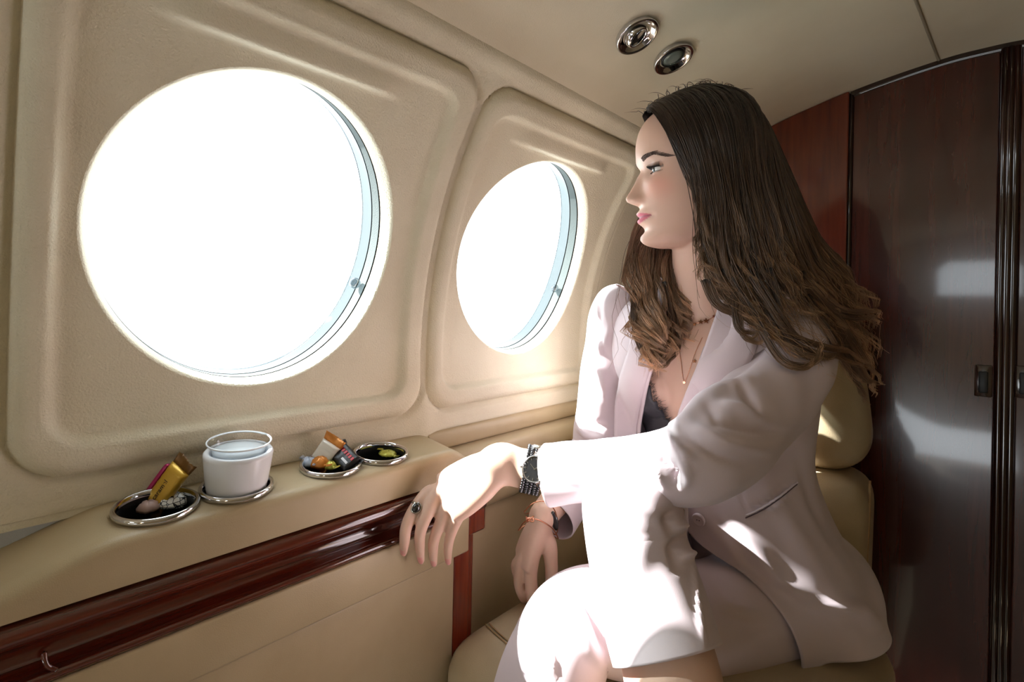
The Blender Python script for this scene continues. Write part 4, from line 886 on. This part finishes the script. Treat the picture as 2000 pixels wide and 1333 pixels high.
V, F = tube([(*p, .0011, .0008) for p in pts], 24, 8); under(mk('pocket_slit_shade', V, F, mat('painted_pocket_shade', (96, 80, 86), .9)), WOMAN)  # dark cord standing in for the shade inside the pocket opening
# collar behind the neck
rows = []
for a in np.linspace(-1.9, 1.9, 50):
    for r_, z_ in ((.060, 1.030), (.066, 1.040), (.076, 1.034), (.084, 1.012), (.088, .998)):
        rows.append((.830+r_*math.cos(a)*.98, .333+r_*1.10*math.sin(a), z_-.020*(1-math.cos(a))*.5))
cloth('collar', np.array(rows), [list(q) for q in gfaces(50, 5)], M_SUIT, .003, offset=0)

# sleeves
SL = ctl([(P(1545, 640, .772), .030, .036), (P(1552, 668, .752), .052, .054), (P(1543, 712, .738), .0575, .0575), (P(1492, 785, .695), .0560, .0575), (P(1415, 858, .638), .0560, .0580), (P(1352, 903, .600), .0500, .0510), (P(1290, 912, .612), .0430, .0420), (P(1225, 917, .635), .0385, .0390), (P(1150, 921, .664), .0370, .0385), (P(1072, 926, .686), .0385, .0420)])
V, F = opentube(SL, 190, 90, up=(0, 0, 1)); V = V+vnormals(V, F)*ripple(V, 9.1, 22, .0035)[:, None]
V = folds(V, F, [([(1500, 676), (1450, 720), (1430, 738), (1400, 752), (1368, 768)], 8, -.0035), ([(1480, 740), (1420, 752), (1370, 785), (1318, 830)], 16, .006), ([(1440, 745), (1470, 790), (1480, 815)], 10, -.004), ([(1400, 790), (1440, 800), (1500, 825)], 12, .006), ([(1385, 800), (1400, 825), (1470, 842), (1540, 850)], 9, -.004),
    ([(1350, 830), (1420, 870), (1500, 880)], 12, .005), ([(1330, 845), (1400, 890), (1450, 905)], 9, -.004), ([(1300, 845), (1320, 870), (1352, 900)], 9, .007), ([(1290, 860), (1300, 900), (1330, 945)], 8, -.008), ([(1270, 868), (1282, 910), (1300, 950)], 9, .006),
    ([(1250, 880), (1262, 915), (1270, 945)], 8, -.004), ([(1200, 900), (1130, 915), (1075, 905)], 10, -.002), ([(1220, 925), (1150, 940), (1085, 935)], 12, .002), ([(1330, 900), (1345, 930), (1335, 955)], 9, .005), ([(1318, 905), (1322, 930), (1318, 950)], 6, -.005)])
s1 = cloth('sleeve', V, F, M_SUIT, .0026); s1['label'] = 'jacket sleeve stretched across to the ledge'
SR = ctl([(P(1232, 572, .925), .030, .036), (P(1214, 600, .932), .050, .054), (P(1205, 640, .945), .0550, .0560), (P(1192, 720, .965), .0545, .0560), (P(1180, 800, .985), .0530, .0540), (P(1170, 850, .995), .0510, .0520), (P(1160, 890, .990), .0490, .0480), (P(1130, 935, .945), .0440, .0440), (P(1100, 985, .893), .0400, .0400), (P(1079, 1015, .862), .0400, .0400)])
V, F = opentube(SR, 170, 80, up=XA); V = V+vnormals(V, F)*ripple(V, 5.7, 20, .003)[:, None]
V = folds(V, F, [([(1170, 590), (1170, 640), (1182, 690), (1190, 700)], 4, -.004), ([(1195, 635), (1180, 670), (1165, 690)], 10, .004), ([(1150, 700), (1175, 730), (1185, 780)], 12, .005), ([(1130, 800), (1160, 830), (1190, 835)], 10, -.005), ([(1125, 830), (1150, 855), (1190, 858)], 9, .005)])
s2 = cloth('sleeve', V, F, M_SUIT, .0026); s2['label'] = 'jacket sleeve on the window side, hanging down to the seat'
# ------------------------------------------------------------------ hair
NEAR = [
 [(1272, 222, .793), (1308, 246, .768), (1334, 288, .744), (1346, 335, .731), (1362, 385, .722), (1368, 430, .716), (1360, 485, .712), (1366, 540, .705), (1395, 583, .695), (1440, 612, .690), (1490, 650, .685)],
 [(1288, 204, .795), (1336, 248, .752), (1362, 310, .725), (1368, 370, .712), (1380, 430, .705), (1378, 490, .702), (1392, 545, .697), (1430, 585, .690), (1480, 622, .683), (1528, 690, .680), (1578, 706, .685)],
 [(1310, 189, .796), (1360, 238, .747), (1388, 310, .716), (1402, 380, .703), (1412, 450, .699), (1418, 520, .695), (1440, 580, .690), (1480, 628, .684), (1520, 682, .680), (1570, 714, .684), (1614, 690, .700)],
 [(1335, 179, .797), (1390, 228, .747), (1420, 310, .716), (1438, 390, .703), (1450, 470, .700), (1462, 545, .698), (1490, 605, .692), (1530, 650, .688), (1580, 684, .692), (1630, 700, .710)],
 [(1360, 171, .797), (1418, 212, .752), (1452, 300, .721), (1475, 390, .708), (1492, 470, .706), (1510, 540, .706), (1545, 596, .702), (1585, 640, .702), (1625, 680, .715), (1655, 725, .730)],
 [(1385, 168, .798), (1443, 203, .762), (1480, 290, .732), (1505, 380, .720), (1525, 460, .718), (1550, 530, .720), (1585, 585, .722), (1620, 635, .728), (1650, 690, .740), (1685, 740, .750)],
 [(1408, 171, .800), (1463, 204, .777), (1500, 282, .750), (1525, 370, .740), (1550, 450, .738), (1580, 520, .742), (1612, 572, .748), (1642, 618, .755), (1672, 670, .762), (1704, 742, .770)],
 [(1430, 178, .802), (1480, 218, .792), (1514, 300, .774), (1540, 380, .766), (1566, 450, .765), (1596, 508, .770), (1628, 556, .775), (1660, 598, .780), (1688, 640, .785), (1708, 690, .790)],
 [(1445, 184, .808), (1486, 222, .812), (1518, 300, .810), (1544, 372, .806), (1570, 435, .804), (1600, 488, .804), (1634, 536, .802), (1666, 576, .800), (1694, 606, .800), (1716, 636, .800)]]
FAR = [
 [(1262, 228, .800), (1292, 275, .862), (1294, 345, .880), (1276, 410, .874), (1244, 452, .858), (1230, 492, .842), (1234, 545, .826), (1244, 595, .812), (1242, 645, .800), (1256, 690, .790)],
 [(1270, 218, .802), (1302, 270, .868), (1304, 345, .886), (1296, 415, .876), (1268, 462, .856), (1250, 510, .836), (1250, 560, .820), (1258, 620, .802), (1262, 680, .788), (1282, 716, .780)],
 [(1290, 203, .803), (1325, 262, .874), (1322, 345, .888), (1314, 425, .874), (1290, 475, .852), (1276, 520, .828), (1278, 580, .812), (1288, 640, .796), (1284, 690, .786), (1262, 708, .780)],
 [(1320, 186, .804), (1352, 250, .878), (1348, 345, .888), (1332, 430, .870), (1326, 482, .848), (1320, 530, .824), (1324, 590, .808), (1330, 640, .796), (1332, 676, .790)],
 [(1355, 172, .806), (1382, 240, .880), (1378, 345, .888), (1352, 435, .866), (1344, 490, .842), (1338, 540, .824), (1338, 598, .812), (1338, 640, .800)]]
BACK = [
 [(1380, 169, .806), (1420, 225, .872), (1440, 320, .886), (1462, 420, .875), (1490, 500, .862), (1530, 560, .850), (1580, 610, .840), (1630, 660, .830)],
 [(1415, 174, .808), (1455, 220, .855), (1488, 310, .860), (1515, 400, .850), (1545, 480, .842), (1590, 545, .835), (1635, 595, .825), (1680, 650, .815)],
 [(1445, 186, .808), (1486, 226, .820), (1518, 302, .822), (1546, 378, .820), (1574, 442, .818), (1606, 498, .815), (1645, 550, .812), (1690, 612, .805)]]
def sample_fam(fam, m):
    return np.stack([cr(np.array(g, float), m) for g in fam])           # (guides, m, 3)
def fam_at(S_, q):
    n_ = len(S_); x = np.clip(q, 0, 1)*(n_-1); i = min(int(x), n_-2); f = x-i; p0 = S_[max(i-1, 0)]; p1 = S_[i]; p2 = S_[i+1]; p3 = S_[min(i+2, n_-1)]
    return .5*(2*p1+(p2-p0)*f+(2*p0-5*p1+4*p2-p3)*f*f+(3*p1-p0-3*p2+p3)*f**3)
sbv = [BVHTree.FromPolygons([Vector(v.co) for v in o.data.vertices], [p.vertices[:] for p in o.data.polygons]) for o in (jac, s1, s2, lp, rp_)]
def drape(uvd, clear=.010):
    out = []
    for u, v, D in uvd:
        r = ray(u, v); ln = np.linalg.norm(r)
        for b in sbv:
            h = b.ray_cast(Vector(CAM), Vector(r/ln))
            if h[0] is not None: D = min(D, h[3]/ln-clear)
        out.append(D)
    out = np.minimum(np.array(out), uvd[:, 2]); k = np.array([.25, .5, .25])
    for _ in range(2): out = np.minimum(out, np.r_[out[0], np.convolve(out, k, 'valid'), out[-1]])
    r = np.column_stack([uvd[:, :2], out]); return np.array([P(*x) for x in r])
hv, hf = head_mesh(); hbv = BVHTree.FromPolygons([Vector(v) for v in hv], hf); HO = np.array([-.008, 0, .015])
def off_head(path, clear=.016):
    q = hl(path)-HO; out = q.copy()
    for i, p in enumerate(q):
        d = np.linalg.norm(p)
        if d > .17: continue
        n_ = p/max(d, 1e-6); h = hbv.ray_cast(Vector(HO+n_*.4), Vector(-n_))
        if h[0] is None: continue
        r = .4-h[3]
        cl = clear*(.55+.45*min(1, i/4))
        if d < r+cl and (p[2] > -.06 or p[0] < .0): out[i] = n_*(r+cl)
    return hw(out+HO)
HS, HT, HCOL = [], [], []
MP = 24
tS = np.linspace(0, 1, MP)
CROOT, CMID, CTIP = [np.array(lin(c)[:3]) for c in ((32, 24, 20), (98, 76, 61), (180, 144, 112))]
def strands(path, cnt, r0, r1, r2, wave, tipq, bright=1.0, ln=(.82, 1.06), phase=None):
    path = off_head(path, rng.uniform(.014, .021)); 
    for _ in range(5): path[1:-1] = path[1:-1]*.5+.25*(path[:-2]+path[2:])
    T = nrm(np.gradient(path, axis=0)); A = nrm(np.cross(T, nrm(path.mean(0)-CAM))); B = np.cross(T, A)
    ph = rng.random()*6.28 if phase is None else phase+rng.normal(0, .55); ph2 = ph+rng.normal(0, .4); wl = rng.uniform(1.7, 2.6) if phase is None else rng.normal(2.1, .12)
    amp = wave*(tS**1.2+1.1*sstep(.58, .95, tS)); wp = wl*2*np.pi*(tS+.55*tS**3)
    wv = amp[:, None]*(A*np.sin(wp+ph)[:, None]+B*.8*np.cos(wp+ph2)[:, None]); base = path+wv
    rad = np.interp(tS, [0, .25, .6, 1], [r0, r1, r1*.85, r2])
    lock_b = bright*rng.choice([.55, .8, 1.0, 1.3])*rng.uniform(.85, 1.15)
    for _ in range(cnt):
        a, r_ = rng.random()*6.28, math.sqrt(rng.random()); tw = a+tS*rng.normal(0, 1.2); e = rng.uniform(*ln)
        q = base+(rad*r_)[:, None]*(A*np.cos(tw)[:, None]+B*np.sin(tw)[:, None]*.6); q = q+(tS**2)[:, None]*rng.normal(0, .0012, 3)
        if e < 1: q = np.stack([np.interp(tS*e, tS, q[:, k]) for k in range(3)], 1)
        HS.append(q); b_ = lock_b*rng.uniform(.8, 1.25); f1 = np.clip(tS*e/tipq, 0, 1)**1.15; f2 = np.clip((tS*e-.50)/.5, 0, 1)**1.3
        HCOL.append((CROOT*(1-f1[:, None])+CMID*f1[:, None])*(1-f2[:, None])*b_+CTIP*f2[:, None]*b_)
SN, SF, SB = sample_fam(NEAR, MP), sample_fam(FAR, MP), sample_fam(BACK, MP)
for i in range(165):
    q = (i+rng.random())/165; uvd = fam_at(SN, q).copy(); uvd[:, :2] += np.outer(tS, rng.normal(0, 12 if q > .14 else 4, 2)); uvd[:, 2] += rng.uniform(-.003, .020)*np.clip(tS*3, 0, 1)
    if q < .14: uvd[:, 0] += 10*tS**.5*(1-sstep(.5, .8, tS))
    sh_ = rng.uniform(.60, .80) if q < .62 else rng.uniform(.78, 1.02)
    uvd = np.stack([np.interp(tS*min(sh_, 1), tS, uvd[:, k]) for k in range(3)], 1)
    strands(drape(uvd), 33, .0045, .0062, .0028, .0042, .42/sh_, .95, (.66, 1.08), phase=q*9)
for i in range(52):
    q = (i+rng.random())/52; uvd = fam_at(SF, q).copy(); uvd[:, :2] += np.outer(tS, rng.normal(0, 9, 2)); strands(drape(uvd, .012), 40, .004, .0055, .0022, .0085, .42, 1.75, (.72, 1.04), phase=q*11+1)
for i in range(48):
    q = (i+rng.random())/48; uvd = fam_at(SB, q).copy(); uvd[:, :2] += np.outer(tS, rng.normal(0, 11, 2)); strands(np.array([P(*x) for x in uvd]), 30, .005, .0065, .003, .005, .45, .9, (.8, 1.04), phase=q*8)
# long curved locks lying over the shoulder, ends blown out to the back
LOCKS = [[(1420, 520, .694), (1470, 600, .684), (1500, 650, .680), (1530, 700, .676), (1570, 716, .678), (1600, 700, .690), (1614, 660, .70)],
 [(1460, 540, .694), (1512, 620, .684), (1540, 660, .682), (1590, 684, .69), (1640, 690, .71), (1690, 716, .73)],
 [(1500, 520, .70), (1520, 600, .694), (1524, 640, .688), (1545, 676, .684), (1600, 696, .692), (1630, 690, .705)],
 [(1440, 530, .694), (1438, 600, .686), (1440, 640, .682), (1462, 664, .680), (1492, 655, .682)],
 [(1560, 540, .725), (1620, 600, .732), (1665, 618, .745), (1704, 612, .76), (1716, 628, .765)],
 [(1580, 560, .73), (1640, 640, .74), (1670, 690, .75), (1700, 735, .76), (1716, 756, .765)], [(1560, 580, .72), (1625, 660, .73), (1650, 710, .74), (1680, 748, .75), (1708, 750, .755)],
 [(1590, 600, .735), (1640, 670, .745), (1665, 720, .75), (1690, 765, .755), (1700, 790, .76)], [(1380, 540, .70), (1400, 590, .690), (1450, 608, .686), (1500, 640, .682), (1560, 690, .684)],
 [(1250, 560, .82), (1240, 620, .80), (1252, 680, .788), (1280, 712, .780), (1300, 694, .776), (1290, 672, .776)], [(1300, 560, .81), (1315, 620, .796), (1318, 660, .79), (1296, 690, .784), (1270, 704, .78)]]
for g_ in LOCKS:
    for j in range(3): uvd = cr(np.array(g_, float), MP); uvd[:, :2] += rng.normal(0, 6, 2); strands(drape(uvd, .012), 30, .0050, .0042, .0020, .0012, .05, 1.15, (.80, 1.02))
# stray hairs
for i in range(200):
    S0 = (SN, SN, SF)[i % 3]; uvd = fam_at(S0, rng.random()).copy(); uvd[:, :2] += np.outer(tS**1.2, rng.normal(0, 26, 2)); uvd[:, 2] -= .004; strands(drape(uvd, .013), 1, .004, .007, .006, .005, .5, 1.2, (.7, 1.0))
for i in range(46):
    u0 = rng.uniform(1250, 1450); v0 = np.interp(u0, [1250, 1300, 1350, 1400, 1450], [232, 190, 172, 166, 182]); t = tS[:, None]
    d = np.array([rng.normal(-6, 16), -rng.uniform(4, 16)]); pts_ = np.column_stack([u0+d[0]*tS+rng.normal(0, 14)*tS**2, v0+d[1]*np.sin(tS*2.4), np.full(MP, .795)]); strands(np.array([P(*x) for x in pts_]), 1, .001, .001, .001, 0, .9, .9)
HS_ = np.array(HS); ns = len(HS_); Tn = nrm(np.gradient(HS_, axis=1)); vw = nrm(HS_-CAM); An = nrm(np.cross(Tn, vw)); Bn = np.cross(Tn, An)
rad = np.interp(tS, [0, .7, 1], [.00058, .00050, .00018])*rng.uniform(.7, 1.25, (ns, 1)); 
ring_ = [math.cos(a)*An+math.sin(a)*Bn for a in (0, 2*math.pi/3, 4*math.pi/3)]
HV = np.stack([HS_+k*rad[..., None] for k in ring_], 2)                       # (ns, MP, 3, 3)
base = (np.arange(ns)*MP*3)[:, None, None]; ii = np.arange(MP-1)[None, :, None]; jj = np.arange(3)[None, None, :]
F = np.stack([base+ii*3+jj, base+ii*3+(jj+1) % 3, base+(ii+1)*3+(jj+1) % 3, base+(ii+1)*3+jj], -1).reshape(-1, 4)
M_HAIR = mat('brown_hair', (90, 64, 48), .30, spec=.7, sheen=.0); at_ = N(M_HAIR, 'ShaderNodeAttribute'); at_.attribute_name = 'tone'; L(M_HAIR, at_.outputs['Color'], M_HAIR.node_tree.nodes['Principled BSDF'].inputs['Base Color'])
hair = under(mk('hair', HV.reshape(-1, 3), F, M_HAIR), WOMAN); hair['label'] = 'long loose brown waves with lighter ends'
hc = np.repeat(np.array(HCOL).reshape(-1, 3), 3, axis=0); ca = hair.data.color_attributes.new('tone', 'FLOAT_COLOR', 'POINT'); ca.data.foreach_set('color', np.column_stack([hc, np.ones(len(hc))]).astype(np.float32).ravel())
# dark cap of under-hair on the scalp, below the strands
hx, hy_, hz_ = hv.T
cap = hz_ > np.interp(hx, [-.10, -.06, -.02, .02, .05, .075, .09], [-.055, -.055, -.030, .040, .072, .088, .096])
hvs = hv*[1.05, 1.08, 1.06]+[-.003, 0, .002]; Fc = [f for f in hf if cap[f].all()]
M_CAP = mat('under_hair', (30, 21, 17), .7); under(mk('hair_underlayer', hw(hvs), Fc, M_CAP), WOMAN)
# ------------------------------------------------------------------ jewellery
M_SILVER = mat('silver', (206, 206, 206), .16, metal=1.0); M_ROSE = mat('rose_gold', (222, 158, 128), .18, metal=1.0); M_STEEL = mat('dark_steel', (96, 96, 98), .28, metal=1.0); M_DIAL = mat('black_dial', (20, 21, 24), .15, coat=1.0); M_STONE = mat('black_stone', (12, 12, 14), .06, coat=1.0)
bbvh = BVHTree.FromPolygons([Vector(v) for v in BV], [p.vertices[:] for p in bm_.polygons])
def on_skin(u, v, off=.0008):
    h = bbvh.ray_cast(Vector(CAM), Vector(nrm(ray(u, v))))
    if h[0] is None: return None, None
    n_ = np.array(h[1]); n_ = n_ if n_@ray(u, v) < 0 else -n_; return np.array(h[0])+n_*off, n_
# watch with woven metal strap on the near wrist
Wc, Wax = P(1041, 918, .690), nrm(P(980, 903, .692)-P(1075, 924, .687)); a1 = nrm(np.cross(Wax, [0, 0, 1])); a2 = np.cross(a1, Wax); 
watch = under(empty('watch', Wc), WOMAN); watch['label'] = 'silver watch with a black dial and woven metal strap'
watch.location = (0, 0, 0); watch.matrix_parent_inverse = Matrix.Identity(4)
WOMAN_INV = Matrix.Translation(-Vector(WOMAN.location))
watch.matrix_parent_inverse = WOMAN_INV
def sub(o, p): o.parent = p; o.matrix_parent_inverse = Matrix.Identity(4); return o
def wpt(a, r, x): return Wc+Wax*x+(a1*math.cos(a)*.0275+a2*math.sin(a)*.0300)*(r/.0290)
V = []; xs_w = np.linspace(-.0125, .0125, 8)
for a in np.linspace(0, 2*np.pi, 72, endpoint=False):
    for x in xs_w: V.append(wpt(a, .0293, x))
sub(mk('strap', np.array(V), gfaces(72, 8, True), M_STEEL), watch)
VV, FF = [], []
for i in range(44):
    for k in range(5):
        a = (i+.5*(k % 2))/44*2*np.pi; x = -.0105+.00525*k; p = wpt(a, .0302, x); n_ = nrm(wpt(a, .04, x)-wpt(a, .03, x)); B_ = basis(n_, Wax); v, f = ball((0, 0, 0), (.0021, .0032, .0013), 4, 7); c_, s_ = math.cos(.6*(1 if k % 2 else -1)), math.sin(.6*(1 if k % 2 else -1))
        R2 = np.array([[c_, -s_, 0], [s_, c_, 0], [0, 0, 1]]); VV.append((v@R2.T)@B_.T+p); FF.append(f)
V, F = merge(*zip(VV, FF)); o = sub(mk('strap_links', V, F, M_STEEL), watch); o['kind'] = 'stuff'
fdir = nrm(-ray(1040, 930)-(-ray(1040, 930)@Wax)*Wax); ang0 = math.atan2(fdir@a2, fdir@a1)-.0
fc = wpt(ang0, .0300, -.002); fn = nrm(nrm(wpt(ang0, .04, 0)-wpt(ang0, .03, 0))+Wax*.25); Bf = basis(fn, Wax); Rf = .0172
V, F = lathe([(Rf*.97, -.003), (Rf, .0), (Rf, .0035), (Rf*.97, .0046), (Rf*.90, .0048), (Rf*.88, .0040)], 64, fc, Bf); sub(mk('watch_case', V, F, M_SILVER), watch)
V, F = lathe([(Rf*.89, .0038), (0, .0040)], 48, fc, Bf); sub(mk('watch_dial', V, F, M_DIAL), watch)
for i in range(12):
    a = i*math.pi/6; c_, s_ = math.cos(a), math.sin(a); v, f = rbox((Rf*.66, -.0003, .0042), (Rf*.84, .0003, .0046), 0); v = np.column_stack([v[:, 0]*c_-v[:, 1]*s_, v[:, 0]*s_+v[:, 1]*c_, v[:, 2]]); sub(mk('hour_mark', v@Bf.T+fc, f, M_SILVER, smooth=False), watch)
for a, ln in ((.9, .50), (-.9, .72)):
    c_, s_ = math.cos(a), math.sin(a); v, f = rbox((-Rf*.08, -.00035, .0047), (Rf*ln, .00035, .0050), 0); v = np.column_stack([v[:, 0]*c_-v[:, 1]*s_, v[:, 0]*s_+v[:, 1]*c_, v[:, 2]]); sub(mk('watch_hand', v@Bf.T+fc, f, M_SILVER, smooth=False), watch)
cr_d = nrm(Wax-(Wax@fn)*fn); V, F = lathe([(0, 0), (.0016, 0), (.0018, .0005), (.0018, .0026), (0, .0028)], 14, fc+cr_d*Rf+fn*.002, basis(cr_d)); sub(mk('crown', V, F, M_SILVER), watch)
cl = wpt(ang0-1.15, .0305, -.001); v, f = rbox((-.006, -.007, -.001), (.006, .007, .0022), .0012, 2); n_ = nrm(cl-Wc-((cl-Wc)@Wax)*Wax); o = autosmooth(sub(mk('clasp', v@basis(n_, Wax).T+cl, f, M_SILVER), watch))
# ring on the index finger
rp3, rn3 = on_skin(813, 993, .0); fd = nrm(lf[0][1]-lf[0][0]); rc = (lf[0][0]*.72+lm[0]*.28); fx = nrm(lf[0][0]-lm[0]); B_ = basis(fx, rn3)
rng_root = sub(empty('finger_ring'), WOMAN); rng_root.matrix_parent_inverse = WOMAN_INV; rng_root['label'] = 'silver ring with a large oval black stone'
V, F = lathe([(.0098, -.0012), (.0108, -.0012), (.0110, 0), (.0108, .0012), (.0098, .0012)], 40, rc, B_, close=True); sub(mk('band', V, F, M_SILVER), rng_root)
Bs = basis(rn3, fx); V, F = lathe([(.0078, -.001), (.0082, .0010), (.0074, .0024), (.0064, .0026), (.0062, .0016)], 36, (0, 0, 0), np.eye(3)); V = V*[.85, 1, 1]; sub(mk('bezel', V@Bs.T+rp3, F, M_SILVER), rng_root)
V, F = lathe([(.0063, .0014), (.0060, .0030), (.0042, .0044), (0, .0050)], 28, (0, 0, 0), np.eye(3)); V = V*[.85, 1, 1]; sub(mk('stone', V@Bs.T+rp3, F, M_STONE), rng_root)
# bangles on the far wrist
wax = nrm(rm[1]-RWR); 
def bangle(name, label, px, rr_b, off=0.0):
    pts = [P(*p) for p in px]; q = cr(np.array(pts+[pts[0]]), 80); V, F = tube(np.column_stack([q, np.full(80, rr_b), np.full(80, rr_b)]), 80, 8, cap=False); o = under(mk(name, V, F, M_ROSE), WOMAN); o['label'] = label; return o
bg1 = bangle('bangle', 'rose gold bangle tied in a small knot', [(1013, 1036, .822), (1024, 1021, .810), (1040, 1014, .803), (1060, 1020, .806), (1080, 1034, .816), (1090, 1052, .834), (1084, 1050, .858), (1060, 1034, .872), (1030, 1026, .866), (1014, 1036, .846)], .0011)
kq = [(1027, 1010), (1034, 1018), (1042, 1019), (1040, 1011), (1034, 1016), (1030, 1020), (1028, 1014), (1036, 1012), (1043, 1009)]
q = cr(np.array([P(u, v, .8005+.0012*(i % 2)) for i, (u, v) in enumerate(kq)]), 50); V, F = tube(np.column_stack([q, np.full(50, .0012), np.full(50, .0012)]), 50, 8); o = mk('knot', V, F, M_ROSE); o.parent = bg1; o.matrix_parent_inverse = bg1.matrix_parent_inverse.inverted() if False else Matrix.Identity(4)
bg2 = bangle('bangle', 'thin rose gold bangle with an oval black plate', [(1024, 1000, .818), (1040, 984, .812), (1062, 980, .812), (1080, 992, .818), (1088, 1014, .828), (1089, 1036, .838), (1082, 1044, .850), (1064, 1020, .866), (1040, 1004, .866), (1026, 1004, .846)], .0010)
pp = P(1083, 1018, .826); V, F = ball((0, 0, 0), (.0060, .0165, .0016), 10, 20); Bp = np.stack([RX*.97+UY*.2, UY*.97-RX*.2, -FW], 1); o = mk('black_plate', V@Bp.T+pp, F, M_STONE); o.parent = bg2
# necklaces
def chain(name, label, px, pend):
    root = sub(empty(name), WOMAN); root.matrix_parent_inverse = WOMAN_INV; root['label'] = label; pts = [on_skin(u, v, .0010)[0] for u, v in cr(np.array(px, float), 30)]; pts = [p for p in pts if p is not None]
    V, F = tube([(*p, .00045, .00045) for p in pts], len(pts)*2, 6); sub(mk('chain', V, F, M_ROSE), root)
    for u, v, r_ in pend:
        p, n_ = on_skin(u, v, .0014); Bp = basis(nrm(n_-FW), (0, 0, 1)); vs = []
        for z in (0, .0010):
            for k in range(10): rr0 = r_ if k % 2 == 0 else r_*.42; vs.append([rr0*math.sin(k*math.pi/5), rr0*math.cos(k*math.pi/5), z])
        f = [list(range(10))[::-1], list(range(10, 20))]+[[k, (k+1) % 10, 10+(k+1) % 10, 10+k] for k in range(10)]; sub(mk('star_pendant', np.array(vs)@Bp.T+p, f, M_ROSE, smooth=False), root)
chain('necklace', 'fine rose gold chain hung with little stars', [(1322, 616), (1335, 626), (1357, 632), (1378, 628), (1396, 618), (1406, 606)], [(1334, 628, .0030), (1357, 635, .0030), (1369, 630, .0042), (1379, 628, .0048), (1394, 619, .0030)])
chain('necklace', 'longer fine chain with small star charms low on the chest', [(1322, 660), (1330, 700), (1337, 745), (1350, 715), (1358, 690), (1372, 660)], [(1357, 706, .0034), (1337, 747, .0030)])
